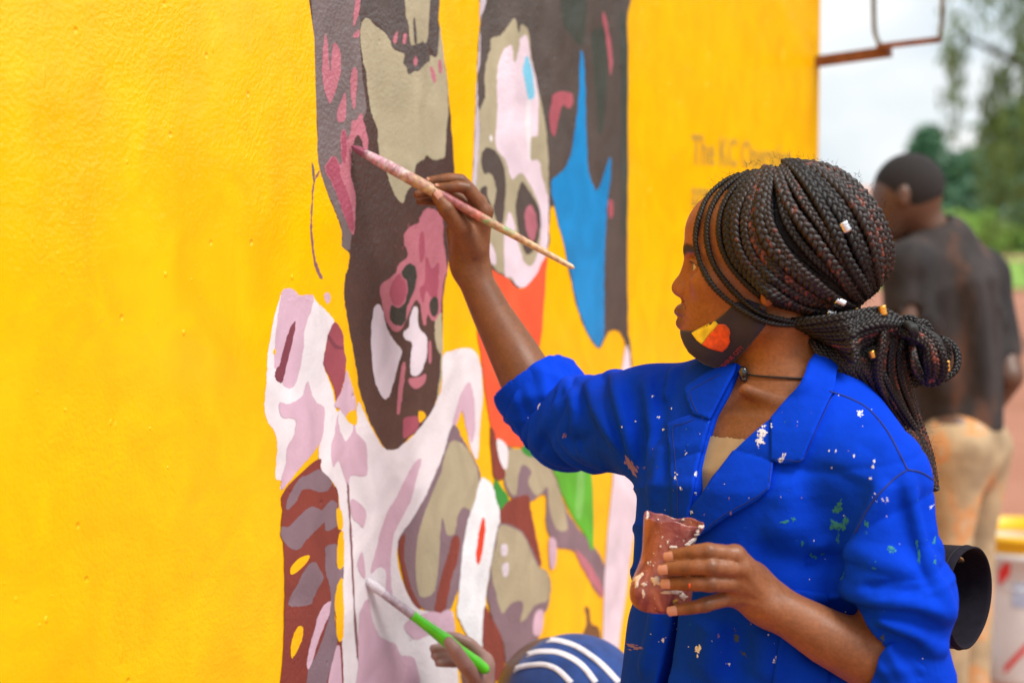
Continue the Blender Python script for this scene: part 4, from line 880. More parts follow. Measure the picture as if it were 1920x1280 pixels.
fn, lo, hi = column(CT); coat.func(fn, lo, hi, .03, 'u')
coat.cone(neckb+np.array([0, 0, -.01]), RSH+np.array([0, 0, .004]), .060, .066, .05); coat.cone(neckb+np.array([0, 0, -.01]), LSH+np.array([0, 0, .0]), .060, .056, .05)
RS = [RSH, P(1135, 788, 2.33), P(1062, 795, 2.425), P(1040, 772, 2.445), P(1010, 738, 2.46)]
coat.limb(RS, [.070, .067, .064, .061, .056], .03)
cax = (P(993, 722, 2.463)-P(1046, 772, 2.444)); cax /= np.linalg.norm(cax); c1 = P(1001, 730, 2.463); c0 = P(1050, 776, 2.444)
coat.limb([c0, c1], [.0600, .0600], .006)
LS = [LSH, P(1661, 985, 1.965), P(1672, 1075, 1.957), P(1688, 1122, 1.953)]
coat.limb(LS, [.0605, .0575, .064, .0665], .028)
coat.cone(P(1690, 1145, 1.953), P(1702, 1225, 1.95), .056, .048, .008); coat.limb([P(1712, 1275, 1.95), P(1652, 1242, 1.949)], [.050, .045], .010)
# collar stand round the neck
coat.limb(spline([P(1500, 722, 2.035), P(1538, 690, 2.09), P(1560, 668, 2.18), P(1490, 664, 2.245), P(1415, 684, 2.215), P(1378, 704, 2.125)], 14), [.010]*14, .02)
coat0 = SDF(); coat0.ops = list(coat.ops)
def c6(x, y): return (1400+x/2.065, 660+y/2.065)
def c5(x, y): return (900+x/1.94, 620+y/1.94)
FOLDS = [  # line in the photo, width, height
 ([c5(480,150), c5(500,240), c5(525,340), c5(565,500)], .011, .008), ([c5(440,150), c5(462,250), c5(490,360), c5(540,490)], .009, -.008),
 ([c5(390,150), c5(405,230), c5(440,320), c5(520,450)], .010, .0085), ([c5(355,190), c5(368,270), c5(400,350), c5(470,440)], .009, -.009),
 ([c5(310,180), c5(345,280), c5(345,400), c5(430,500)], .011, .008), ([c5(300,385), c5(380,400), c5(430,330)], .008, -.008), ([c5(330,440), c5(420,470), c5(520,540)], .012, .007),
 ([c5(545,170), c5(560,290), c5(590,420), c5(600,560)], .012, -.009), ([c5(600,160), c5(625,260), c5(628,420), c5(615,540)], .014, .007),
 ([c5(680,140), c5(660,240), c5(650,340), c5(640,450)], .013, -.006), ([c5(730,110), c5(690,180), c5(670,260)], .012, .006),
 ([c5(640,150), c5(632,240), c5(628,330), c5(615,450), c5(600,560)], .0032, -.004),
 # cuff on the raised arm
 ([(1083,690),(1066,735),(1044,790),(1010,852)], .006, -.009), ([(1070,684),(1052,730),(1026,786),(994,838)], .008, .004), ([(1052,672),(1034,712),(1008,756),(962,800)], .010, -.004),
 # near shoulder and sleeve
 ([c6(628,462), c6(640,560), c6(668,680), c6(705,820), c6(770,960), c6(805,1030)], .010, .010), ([c6(600,520), c6(612,650), c6(660,800), c6(720,930)], .016, -.008),
 ([c6(560,500), c6(480,600), c6(410,740), c6(375,860)], .016, .010), ([c6(470,500), c6(400,640), c6(345,800), c6(330,960)], .013, -.016),
 ([c6(400,460), c6(360,560), c6(330,680)], .022, -.008), ([c6(520,340), c6(440,440), c6(395,560)], .018, -.006), ([c6(690,520), c6(705,640), c6(735,740), c6(790,830)], .009, -.010), ([c6(735,560), c6(745,660), c6(775,760)], .011, .007),
 ([c6(350,905), c6(420,950), c6(520,975), c6(640,985), c6(770,1010), c6(825,1050)], .012, .013), ([c6(360,965), c6(450,1000), c6(560,1012), c6(660,1020), c6(760,1085)], .008, -.020),
 ([c6(470,1010), c6(560,1060), c6(640,1090), c6(720,1140)], .009, .008), ([c6(500,1075), c6(580,1110), c6(680,1160)], .009, -.008), ([c6(690,1120), c6(730,1150), c6(775,1150)], .008, .010),
 ([c6(420,800), c6(520,850), c6(640,860), c6(720,890)], .020, .006), ([c6(440,900), c6(560,915), c6(700,935)], .014, -.006),
 # body
 ([c5(665,380), c5(650,520), c5(620,650), c5(600,800)], .016, .007), ([c5(625,600), c5(600,720), c5(560,900), c5(520,1100)], .016, -.008), ([c5(650,1000), c5(625,1120), c5(590,1260)], .012, .010), ([c5(690,1040), c5(680,1150), c5(675,1260)], .012, -.006),
 ([c5(860,1050), c5(850,1150), c5(830,1280)], .022, .010), ([c5(940,1060), c5(930,1170), c5(925,1280)], .020, -.010), ([c5(1030,1070), c5(1040,1170), c5(1040,1280)], .022, .009),
 ([c5(1090,520), c5(1120,640), c5(1140,760)], .025, .006), ([c6(60,640), c6(160,700), c6(260,720), c6(310,800)], .022, .005), ([c6(20,740), c6(150,800), c6(290,850)], .020, -.005),
]
FH, FOK = pixhit(coat0, np.vstack([spline(np.array(l_, float), 9) for l_, _, _ in FOLDS]), 1.7, 2.75)
for i, (line, w, h) in enumerate(FOLDS):
    p, ok = FH[i*9:i*9+9], FOK[i*9:i*9+9]
    k_ = (.72, 2.0) if i < 11 else (.85, 1.7)
    if ok.sum() >= 2: coat.fold(p[ok], w*k_[0], h*k_[1])
def gather(path, lo_t, hi_t, freq, amp, tw, seed, rmax):
    """bunched sleeve cloth: rounded folds with sharp valleys winding round the arm"""
    path = np.asarray(path, float); ph = np.random.RandomState(seed).rand(6)*6.28
    def fn(p):
        d, t = d_line(p, path); ax_ = path[-1]-path[0]; ax_ /= np.linalg.norm(ax_); c_ = path[0]+(path[-1]-path[0])*t[:, None]; q = p-c_; u_ = np.cross(ax_, [0, 0, 1.]); u_ /= np.linalg.norm(u_); w_ = np.cross(ax_, u_); th = np.arctan2(q@w_, q@u_)
        a = 6.283*freq*t+tw*np.sin(th+ph[0])+.9*np.sin(2*th+ph[1]+3*t)+.5*np.sin(3*th+ph[2]); a2 = 6.283*freq*1.7*t-1.4*tw*np.sin(th+ph[3])+.8*np.sin(2*th+ph[4])
        m = np.clip((t-lo_t)/.12, 0, 1)*np.clip((hi_t-t)/.12, 0, 1)*(.35+.65*np.clip(.5+.5*np.sin(th*1.0+ph[5]+2*t)+.3*np.sin(2*th+ph[1]), 0, 1))
        return amp*m*((np.abs(np.sin(a/2))-.64)+.45*(np.abs(np.sin(a2/2))-.64))
    coat.func(fn, path.min(0)-rmax, path.max(0)+rmax, 0, 'f')
def creases(p):                                          # worn-in creases over the whole coat
    a = 34*(p@np.array([.72, .31, .62]))+2.3*np.sin(19*(p@np.array([-.4, .5, .77]))+1)+1.6*np.sin(15*(p@np.array([.6, -.6, .5]))+2.2)
    b2 = 29*(p@np.array([-.66, .2, .72]))+2.0*np.sin(17*(p@np.array([.5, .3, .8]))+.4)+1.4*np.sin(23*(p@np.array([.8, .2, -.5])))
    m = .5+.5*np.sin(9*(p@np.array([.5, .4, .76]))+1.2)*np.sin(8*(p@np.array([-.7, .3, .6]))+.5); m2 = .5+.5*np.sin(10*(p@np.array([.2, .5, -.8]))+2.0)
    return .0048*np.clip((1.325-p[:, 2])/.04, 0, 1)*((1-np.abs(np.sin(a)))**3*m**2-(1-np.abs(np.sin(b2)))**4*m2**2)
coat.func(creases, T0+[-.6, -.5, .5], T0+[.4, .5, 1.6], 0, 'f')
gather([RS[0], RS[1], RS[2], RS[3]], .10, 1.0, 4.2, .0115, 2.0, 3, .085)
gather([LS[0], LS[1], LS[2], LS[3]], .35, 1.05, 3.0, .0085, 1.6, 12, .08)
coatf = SDF(); coatf.ops = list(coat.ops)               # closed form, used to lay collars, seams and paint on
# the V opening with its slit below, cut straight through the front
vpx = np.array([(1382, 702), (1362, 742), (1338, 790), (1323, 835), (1312, 878), (1304, 920), (1299, 950), (1294, 985), (1262, 1130), (1226, 1300), (1246, 1300), (1256, 1230), (1300, 985), (1304, 950), (1340, 898), (1379, 847), (1414, 816), (1449, 785), (1477, 752), (1498, 723)], float)
pv, ok = pixhit(coat0, vpx, 1.7, 2.6); vl = tloc(pv)[:, [0, 2]]
vpoly = np.vstack([[vl[0, 0]-.0, 1.55], vl, [vl[-1, 0]+.01, 1.55]])
def vcut(p):
    q = tloc(p); d = polysd(q[:, [0, 2]], vpoly); return np.maximum(d, -.03-q[:, 1])
coat.func(vcut, T0+[-.3, -.3, .5], T0+[.3, .3, 1.6], .004, 's')
coat.cone(neckb+np.array([0, 0, -.02]), HL(-12, 0, -60), .056, .062, .004, 's')
# sleeve holes
coat.limb([P(1035, 775, 2.45), P(1003, 738, 2.462), P(950, 640, 2.482)], [.050, .0525, .056], .004, 's')
coat.limb([P(1690, 1262, 1.95), P(1640, 1235, 1.949), P(1560, 1197, 1.945)], [.040, .042, .048], .004, 's')
lo, hi = coat.bounds(); lo[2] = .5
cv, cq = mesh_sdf(coat, lo, hi, .0028, clip=lambda p: p[:, 2] > .52); cv = relax(cv, cq, 1, .25)
coat_o = meshobj('work_coat', cv, cq, coat_m, woman); print('coat', len(cq))
coat_t = BVHTree.FromPolygons([Vector(x) for x in cv.tolist()], cq.tolist())
# lapels and collar leaves
NEARC = [(1532, 664), (1566, 696), (1562, 738), (1536, 800), (1508, 866), (1478, 868), (1451, 868), (1449, 826), (1449, 788), (1478, 753), (1500, 722), (1515, 690)]
NEARL = [(1449, 788), (1450, 830), (1452, 866), (1449, 900), (1446, 919), (1415, 942), (1364, 970), (1330, 995), (1304, 1012), (1298, 985), (1302, 950), (1340, 898), (1379, 847), (1414, 816)]
FARC = [(1386, 690), (1346, 696), (1318, 712), (1289, 731), (1294, 756), (1306, 782), (1336, 792), (1362, 742), (1382, 704)]
FARL = [(1336, 792), (1306, 780), (1280, 788), (1256, 798), (1259, 850), (1264, 910), (1265, 976), (1285, 985), (1299, 985), (1299, 950), (1304, 920), (1312, 878), (1323, 835)]
LAPS = []
for nm, poly, of in (('collar_leaf', NEARC, .0056), ('lapel', NEARL, .0034), ('collar_leaf', FARC, .0056), ('lapel', FARL, .0034)):
    LAPS.append(drape(nm, coatf, poly, 1.7, 2.6, coat_m, coat_o, of, .0035, 5))
av, af = list(map(tuple, cv.tolist())), cq.tolist()
for o in LAPS: b0 = len(av); av += [tuple(x.co) for x in o.data.vertices]; af += [[b0+i for i in q.vertices] for q in o.data.polygons]
coat_t = BVHTree.FromPolygons([Vector(x) for x in av], af)
def cuff(a, b, r0, r1, th, name, seed, edge=.006):
    """rolled-up sleeve end: a thick turned band with its own wrinkles"""
    a = np.array(a); b = np.array(b); ax = (b-a)/np.linalg.norm(b-a); u = np.cross(ax, [0, 0, 1.]); u /= np.linalg.norm(u); w = np.cross(ax, u); rng = np.random.RandomState(seed)
    ph = rng.rand(6)*6.28; nT, prof = 96, []
    for k in range(15): prof.append((k/14, 0))                       # outside
    for k in range(1, 6): prof.append((1+.06*math.sin(math.pi*k/6), k/6))   # round lip
    for k in range(9): prof.append((1-k/8*.8, 1))
    V, F_ = [], []
    for s_, d in prof:
        for j in range(nT):
            t = 2*math.pi*j/nT; bul = math.sin(math.pi*min(1, max(0, s_)))*.0035
            wr = .0052*(.5-abs(math.sin(1.5*t+ph[0]+1.6*s_)))+.0046*(.5-abs(math.sin(2.5*t+ph[1]-2.4*s_)))+.0030*(.5-abs(math.sin(4.5*t+ph[2]+3*s_)))+.0012*math.sin(14*t+ph[3]-7*s_)
            r = r0+(r1-r0)*s_+bul+wr*(1-.6*d)-d*th; sh = .006*math.sin(2*t+ph[4])+.003*math.sin(4*t+ph[5])
            V.append(a+(b-a)*s_+ax*sh*s_+(u*math.cos(t)+w*math.sin(t))*r)
    m = len(prof)
    for i in range(m-1):
        for j in range(nT): k = (j+1) % nT; F_.append((i*nT+j, (i+1)*nT+j, (i+1)*nT+k, i*nT+k))
    return meshobj(name, V, F_, coat_m, coat_o)
cuff(P(1056, 782, 2.443), P(999, 728, 2.465), .0630, .0640, .009, 'rolled_cuff', 3)
cuff(P(1706, 1268, 1.95), P(1640, 1231, 1.949), .0535, .0520, .008, 'rolled_cuff', 8)
# seams, topstitching, pocket
def seam(pts, r=.0011, off=.0002, name='seam', m=None, n=40):
    p, g, ok = treehit(coat_t, spline(np.array(pts, float), n)); p = p[ok]; g = g[ok]
    if len(p) < 3: return
    mb = MB(); mb.tube(p+g*off, r, 5); mb.build(name, m or thread_m, coat_o)
seam([c6(322,152), c6(400,180), c6(470,220), c6(540,300), c6(590,390), c6(622,455)], .0012)
seam([c6(622,455), c6(680,468), c6(740,510), c6(756,540)], .0012); seam([c6(622,455), c6(560,500), c6(480,590), c6(420,700)], .0011)
for ln in ([(1560, 742), (1532, 802), (1505, 860), (1478, 862), (1453, 862)], [(1446, 866), (1443, 898), (1440, 914), (1411, 936), (1361, 963), (1328, 988)], [(1350, 702), (1320, 718), (1295, 734), (1299, 756), (1308, 774)], [(1302, 786), (1282, 794), (1262, 803), (1265, 850), (1270, 910), (1271, 972)]): seam(ln, .0005, .0002, 'topstitch')
drape('pocket', coat_t, [(1488, 1104), (1552, 1112), (1556, 1200), (1552, 1330), (1440, 1330), (1460, 1200)], 1.7, 2.6, coat_m, coat_o, .0006, .0022, 7)
# paint on the coat
wp_ = mat('dried_white_paint', (.70, .74, .82), .7); gp_ = mat('dried_green_paint', (.010, .20, .19), .7); kp_ = mat('dried_pink_paint', (.20, .12, .30), .7); dk_ = mat('dried_dark_paint', (.02, .05, .05), .6)
def blot(c, rx, ry, m, name='paint_splash', ang=0, rough=.35, n=14, sdf=None, parent=None, y=(1.7, 2.75)):
    t = np.arange(n)*2*math.pi/n; r = 1+rough*NPR.randn(n); x = np.cos(t)*rx*r; z = np.sin(t)*ry*r; ca, sa = math.cos(ang), math.sin(ang)
    return drape(name, sdf or coat_t, np.stack([c[0]+x*ca-z*sa, c[1]+x*sa+z*ca], 1), y[0], y[1], m, parent or coat_o, .0002, .0005, max(2.5, min(rx, ry)*.8))
SPAT = {}
def spatter(c, rx, ry, m, ang, rng):
    """dry-brushed paint: broken flecks within the mark"""
    k = 1 if rx*ry < 8 else int(min(26, 5+rx*ry*.22)); ca, sa = math.cos(ang), math.sin(ang); V, F_ = SPAT.setdefault(m.name, ([], []))
    for i in range(k):
        u = rng.randn(2)*.45 if k > 1 else np.zeros(2); fx, fy = (rx*.30*(.4+rng.rand()), ry*.30*(.4+rng.rand())) if k > 1 else (rx, ry); fx = max(fx, .7); fy = max(fy, .7); q = 7 if fx*fy < 6 else 11
        t = np.arange(q)*2*math.pi/q; r = np.clip(1+.38*rng.randn(q), .35, 1.8); x = u[0]*rx+np.cos(t)*fx*r; z = u[1]*ry+np.sin(t)*fy*r
        pts = np.vstack([[[c[0]+u[0]*rx*ca-u[1]*ry*sa, c[1]+u[0]*rx*sa+u[1]*ry*ca]], np.stack([c[0]+x*ca-z*sa, c[1]+x*sa+z*ca], 1)]); p, g, ok = treehit(coat_t, pts)
        if not ok.all() or np.ptp(p[:, 1]) > .03: continue
        b0 = len(V); V.extend(p+g*np.array([.0005]+[.00025]*q)[:, None]); F_.extend([(b0, b0+1+(j+1) % q, b0+1+j) for j in range(q)])
SR = np.random.RandomState(9)
for c, rx, ry, m, a in [((1428,812),6,9,wp_,0), ((1425,826),8,6,wp_,.3), ((1431,800),4,4,wp_,0), ((1422,836),2,5,wp_,0), ((1446,795),2,5,wp_,0), ((1468,856),3,9,wp_,.3), ((1463,864),4,3,wp_,0),
        ((1611,774),6,4,wp_,.2), ((1612,772),3,5,wp_,.6), ((1637,874),2.2,5,wp_,.2), ((1639,866),2,3,wp_,0), ((1631,896),3.2,3.4,wp_,0), ((1655,935),3,3,wp_,0), ((1662,936),3,4,wp_,0), ((1640,925),1.5,2,wp_,0),
        ((1555,845),1.5,2.5,wp_,0), ((1567,845),1.2,2,wp_,0), ((1601,854),1.4,2.8,wp_,0), ((1748,948),6,2,wp_,-.5),
        ((1267,890),3.5,5,wp_,0), ((1304,888),3,6,wp_,0), ((1276,916),2.2,4,wp_,0), ((1303,925),2,4,wp_,0), ((1286,850),3,3,wp_,.4), ((1235,782),2.5,4,wp_,0), ((1244,805),2,2,wp_,0), ((1223,742),2.5,3,wp_,0), ((1296,960),2,6,wp_,.1),
        ((1473,978),9,3,gp_,-.2), ((1487,972),5,4,gp_,.3), ((1572,952),7,10,gp_,.4), ((1566,985),9,8,gp_,.8), ((1582,980),5,11,gp_,.2), ((1570,1008),3,8,gp_,.1), ((1626,982),4,8,gp_,-.4), ((1505,1018),3,7,gp_,.2), ((1526,1043),5,4,gp_,0), ((1543,1038),5,2,gp_,-.4), ((1669,1028),7,5,gp_,.6), ((1673,1030),3,5,gp_,0), ((1719,1018),3,7,gp_,0), ((1723,1044),2.5,14,gp_,0), ((1751,1013),3,8,gp_,.2), ((1753,1050),2,6,gp_,0), ((1578,1083),2,6,gp_,.6), ((1640,1065),5,2,gp_,.3),
        ((1461,1235),7,5,wp_,.5), ((1466,1232),3,5,wp_,0), ((1310,1218),5,9,wp_,.2), ((1368,1245),3,4,wp_,0), ((1242,1200),4,5,wp_,0), ((1452,1240),3,3,wp_,0), ((1483,1225),2,3,kp_,0), ((1480,1250),2,5,kp_,0),
        ((1059,817),4,5,kp_,.3), ((1183,870),6,16,kp_,-.5), ((1210,877),4,3,kp_,0), ((1186,1132),16,3,kp_,.2), ((1180,1208),18,6,kp_,.2), ((1005,748),8,3,wp_,-.7), ((1010,760),2,6,wp_,.4), ((990,775),2,6,wp_,0), ((1105,757),2.5,1.5,wp_,0), ((1166,800),1.4,1.4,wp_,0), ((1192,790),1.6,1.6,wp_,0),
        ((1370,962),1.2,5,kp_,.3), ((1367,934),1,2,kp_,0), ((1380,1195),4,10,dk_,.2), ((1395,1225),8,3,dk_,.7), ((1348,1190),2,5,kp_,0), ((1653,1195),5,6,dk_,.8)]:
    spatter(c, rx*1.15, ry*1.15, m, a, SR)
rr = np.random.RandomState(5)
for i in range(110):                                       # fine specks
    x, y = rr.uniform(1220, 1740), rr.uniform(740, 1270); s = .5+1.0*rr.rand()**3; spatter((x, y), s, s*(1+rr.rand()), [wp_, wp_, gp_, kp_, dk_][rr.randint(5)], 0, SR)
for nm_, (V, F_) in SPAT.items(): meshobj('paint_spatter', V, F_, MATS[nm_], coat_o, False)['kind'] = 'stuff'
# trousers and shoes below the coat
tr = SDF()
for s in (1, -1):
    tr.limb([T(.085*s, 0, .9), T(.1*s, .01, .5), T(.11*s, 0, .09)], [.11, .075, .06], .03)
lo, hi = tr.bounds(); v, q = mesh_sdf(tr, lo, hi, .008); meshobj('trousers', v, q, mat('dark_trousers', (.03, .03, .035), .9, (30, .2)), woman)
for s in (1, -1):
    sh = SDF(); sh.limb([T(.11*s, -.03, .05), T(.115*s, .07, .04), T(.125*s, .15, .032)], [.05, .045, .032], .01); sh.func(lambda p: .004-p[:, 2], [-1, 1, -.1], [2, 4, .3], .004, 'i')
    lo, hi = sh.bounds(); v, q = mesh_sdf(sh, lo, hi, .006); meshobj('shoe', v, q, mat('worn_shoe', (.05, .04, .035), .7), woman)
# ------------------------------------------------------------------ braids, mask, necklace
def braid(path, width, m, parent, seg=2.4, nside=5, name='braid', nrm=None, taper=0.0, flat=.62):
    """three interlaced strands along a path"""
    path = np.asarray(path, float); L_ = np.concatenate([[0], np.cumsum(np.linalg.norm(np.diff(path, axis=0), axis=1))]); tot = L_[-1]
    per = width*1.75; n = max(12, int(tot/(per/8.0))); s = np.linspace(0, tot, n); c = np.stack([np.interp(s, L_, path[:, i]) for i in range(3)], 1)
    t = np.gradient(c, axis=0); t /= np.linalg.norm(t, axis=1)[:, None]+1e-12
    up = np.stack([np.interp(s, L_, nrm[:, i]) for i in range(3)], 1) if nrm is not None else np.tile([0, -1., .2], (n, 1))
    up = up-t*np.sum(up*t, 1)[:, None]; up /= np.linalg.norm(up, axis=1)[:, None]+1e-12; sd = np.cross(t, up)
    w = width*(1-taper*(s/tot))*(1+.06*np.sin(s*90+NPR.rand()*6))*np.clip(.55+s/.03, .55, 1); V, F_ = [], []; b0 = 0; p0 = NPR.rand()*6.28
    th = np.arange(nside)*2*math.pi/nside
    for k in range(3):
        ph = 2*math.pi*s/per+k*2*math.pi/3+p0
        cc = c+sd*(w*.27*np.sin(ph))[:, None]+up*(w*.17*np.sin(2*ph))[:, None]
        tt = np.gradient(cc, axis=0); tt /= np.linalg.norm(tt, axis=1)[:, None]+1e-12; a = np.cross(tt, up); a /= np.linalg.norm(a, axis=1)[:, None]+1e-12; bb = np.cross(a, tt)
        r = (w*.275)[:, None, None]*np.ones((n, nside, 1)); v = cc[:, None]+r*(np.cos(th)[None, :, None]*a[:, None]+flat/.62*np.sin(th)[None, :, None]*bb[:, None])
        V.append(v.reshape(-1, 3)); i = np.arange(n-1)[:, None]; j = np.arange(nside)[None]; jk = (j+1) % nside
        F_.append(np.stack([b0+i*nside+j, b0+i*nside+jk, b0+(i+1)*nside+jk, b0+(i+1)*nside+j], -1).reshape(-1, 4)); b0 += n*nside
    return meshobj(name, np.vstack(V), np.vstack(F_), m, parent)
def flecks(thr, cop):
    def ex(nt, tcn, src, b):                               # extension fibres of a second colour worked into the strands
        Nn = nt.nodes.new; L = nt.links.new; n = Nn('ShaderNodeTexNoise'); n.inputs['Scale'].default_value = 110; n.inputs['Detail'].default_value = 2; L(tcn.outputs['Object'], n.inputs['Vector'])
        r = Nn('ShaderNodeMapRange'); r.inputs[1].default_value = thr; r.inputs[2].default_value = thr+.09; L(n.outputs['Fac'], r.inputs[0])
        m = Nn('ShaderNodeMix'); m.data_type = 'RGBA'; L(r.outputs[0], m.inputs['Factor']); L(src, m.inputs['A']); m.inputs['B'].default_value = (*cop, 1); return m.outputs['Result']
    return ex
BH = dict(bump=(1400, .5, .0006))
hm_k = mat('braid_black', (.010, .0085, .009), .46, (260, .5), spec=.38, **BH); hm_b = mat('braid_brown', (.017, .011, .010), .46, (260, .5), spec=.45, extra=flecks(.60, (.13, .035, .024)), **BH)
hm_r = mat('braid_copper', (.024, .013, .011), .46, (300, .6), spec=.5, extra=flecks(.50, (.17, .042, .026)), **BH)
def hmat(p=(.34, .42, .24)): return [hm_k, hm_b, hm_r][NPR.choice(3, p=p)]
# face mask pulled under the chin
MP = [(1272, 621), (1285, 622), (1298, 621), (1320, 611), (1342, 600), (1360, 585), (1378, 566), (1400, 558), (1436, 572), (1440, 602), (1398, 657), (1372, 682), (1351, 696), (1318, 684), (1290, 662), (1275, 634)]
mpl = px2h([p[0] for p in MP], [p[1] for p in MP], 40.0)[:, [0, 2]]
mbase = SDF(); mbase.func(lambda p: body(p, .04)-.004, HL(130, 90, -150).clip(-9, 9)-.2, HL(-40, -90, -30)+.2, 0, 'u'); mbase.ell(HL(74, 0, -104), (.043, .041, .0285), HR, .02)
mbase.ell(HL(96, 0, -96), (.022, .030, .022), HR, .015)
mask = SDF(); mask.ops = list(mbase.ops); mask.func(lambda p: polysd(hloc(p)[:, [0, 2]], mpl)*.001, H0-.25, H0+.25, .003, 'i')
v, q = mesh_sdf(mask, H0-np.array([.14, .1, .16]), H0+np.array([.06, .1, -.02]), .0018); v = relax(v, q, 2)
mask_o = meshobj('face_mask', v, q, mat('navy_jersey', (.018, .013, .028), .75, (60, .2), (800, .3, .0006), sheen=.15), woman)
mask_t = BVHTree.FromPolygons([Vector(x) for x in v.tolist()], q.tolist())
def c2(x, y): return (1220+x/4.267, 420+y/4.267)
drape('print_patch', mask_t, [c2(*p) for p in [(328,872),(400,832),(470,795),(515,772),(540,800),(500,850),(470,880),(440,920),(412,962),(370,930)]], 1.7, 2.4, mat('yellow_print', (.82, .62, .02), .7, (90, .2)), mask_o, .0004, .0004, 3)
drape('print_patch', mask_t, [c2(*p) for p in [(541,800),(600,802),(632,840),(640,872),(630,905),(636,940),(615,985),(575,1020),(520,1010),(465,992),(414,964),(440,922),(470,882),(500,852)]], 1.7, 2.4, mat('red_print', (.72, .085, .012), .7, (110, .35)), mask_o, .0004, .0004, 3)
p0, g0, _ = treehit(mask_t, [c2(588, 1138), c2(752, 975)]); xd = p0[1]-p0[0]; LL = np.linalg.norm(xd); xd /= LL; nn = g0.mean(0); nn /= np.linalg.norm(nn); nn -= xd*(nn@xd); nn /= np.linalg.norm(nn); yd = np.cross(nn, xd)
lettering('lettering', 'SHINE CITY', p0[0], xd, yd, .0088, mat('red_thread', (.32, .03, .05), .7), mask_o, .0022, .98*LL/.045, .0001)
# under-layer of hair on the scalp
sc_ = SDF(); sc_.ell(HL(-14, 0, 36), (.109, .082, .085), HR, .01); sc_.ell(HL(-60, 0, -10), (.060, .060, .060), HR, .03); sc_.ell(P(1735, 664, 2.115), (.025, .02, .031), None, .01); sc_.cone(P(1640, 615, 2.11), P(1695, 632, 2.11), .024, .018, .02); sc_.cone(P(1570, 630, 2.12), P(1650, 690, 2.11), .03, .025, .02); sc_.cone(P(1650, 690, 2.115), P(1690, 770, 2.135), .018, .010, .02)
sc_.ell(HL(98, 0, -22), (.066, .12, .10), HR, .012, 's'); sc_.ell(HL(118, 0, 30), (.062, .12, .075), HR, .02, 's')
lo, hi = sc_.bounds(); v, q = mesh_sdf(sc_, lo, hi, .004)
hair = meshobj('hair', v, q, mat('scalp_hair', (.010, .008, .008), .7, (200, .5), (500, .6, .002)), woman)
MAST = [
 [(330,130),(130,270),(45,470),(28,640),(72,800),(150,930),(260,1040),(420,1140),(580,1210),(800,1270),(1000,1262),(1240,1190)],
 [(400,105),(220,250),(125,430),(110,620),(165,800),(280,950),(420,1080),(560,1150),(780,1200),(1000,1200),(1250,1170)],
 [(440,110),(290,240),(200,410),(192,600),(262,780),(400,940),(560,1060),(740,1115),(950,1135),(1260,1150)],
 [(480,95),(380,250),(290,430),(280,620),(345,780),(480,900),(640,1010),(820,1080),(1000,1110),(1260,1140)],
 [(520,90),(450,280),(400,480),(435,670),(550,830),(700,960),(850,1050),(1000,1100),(1270,1130)],
 [(560,85),(520,290),(510,480),(580,650),(700,790),(850,900),(1000,1000),(1130,1080),(1280,1130)],
 [(610,80),(650,270),(720,430),(820,580),(930,720),(1040,840),(1130,940),(1210,1040),(1290,1130)],
 [(660,60),(780,210),(890,380),(995,550),(1100,750),(1190,900),(1250,1020),(1310,1130)],
 [(700,45),(880,160),(1010,310),(1125,480),(1215,680),(1280,850),(1315,1000),(1330,1130)],
 [(740,55),(950,150),(1100,270),(1225,430),(1310,600),(1355,800),(1368,960),(1350,1120)],
 [(770,65),(1000,140),(1170,250),(1300,400),(1390,580),(1422,780),(1412,950),(1380,1100)]]
MA = np.array([spline(np.array(m, float), 18)/3.879+np.array([1300, 290]) for m in MAST])
EC, ER = np.array([-20., 0, 30]), np.array([124., 92, 100])
def envelope(px, scale=1.0):
    h = px2h(px[:, 0], px[:, 1], 40.0); x, z = (h[:, 0]-EC[0])/ER[0], (h[:, 2]-EC[2])/ER[2]; r = np.sqrt(x*x+z*z); f = np.minimum(1, .985/np.maximum(r, 1e-6)); x, z = x*f, z*f
    y = np.sqrt(np.maximum(0, 1-x*x-z*z)); q = np.stack([EC[0]+x*ER[0]*scale, y*ER[1]*scale, EC[2]+z*ER[2]*scale], 1)
    n = np.stack([x/ER[0], y/ER[1], z/ER[2]], 1); n /= np.linalg.norm(n, axis=1)[:, None]; return q, n
def fam(t):
    i = min(int(t), len(MA)-2); u = t-i; return MA[i]*(1-u)+MA[i+1]*u
def addbraid(px, width, scale, side=1, m=None, lift=0):
    q, n = envelope(px, scale); k = np.linspace(0, 1, len(q)); q = q+n*(lift*np.sin(k*math.pi))[:, None]
    q[:, 1] *= side; n[:, 1] *= side; w = spline(H0+(q*.001)@HR.T, 60)
    for _ in range(5):                                     # keep the braid on the skin and the mask, not inside them
        d = np.minimum(body(w, .05), mask(w, .05)) if side > 0 else body(w, .05); push = np.clip(width*.5-d, 0, .02)
        if push.max() < 1e-4: break
        push = np.convolve(np.pad(push, 3, mode='edge'), np.ones(7)/7, 'valid'); w = w+hy*side*push[:, None]*1.25
    braid(w, width, m or hmat(), hair, nrm=spline(n@HR.T, 60))
NB = 21
TS = [0, 1.1, 2.05]+list(np.linspace(2.8, 10, 16))
for i, t in enumerate(TS):
    px = fam(t)+NPR.randn(1, 2)*2.0; k = np.linspace(0, 1, 18)[:, None]; px = px+np.sin(k*math.pi*2.2+NPR.rand()*6)*NPR.randn(1, 2)*(2.8 if i > 2 else 1.2)
    thin = i < 3; lift = NPR.rand()*10-2
    addbraid(px, .0080 if thin else .0122+.0048*NPR.rand(), 1.0, 1, [None, hm_k][thin], lift)
for i in range(NB):                                        # second layer, seen in the gaps
    t = min(9.99, 10*(i+.5)/(NB-1))
    if t < 2.9: continue
    addbraid(fam(t)+NPR.randn(1, 2)*2, .0128, .88, 1, hmat((.8, .18, .02)))
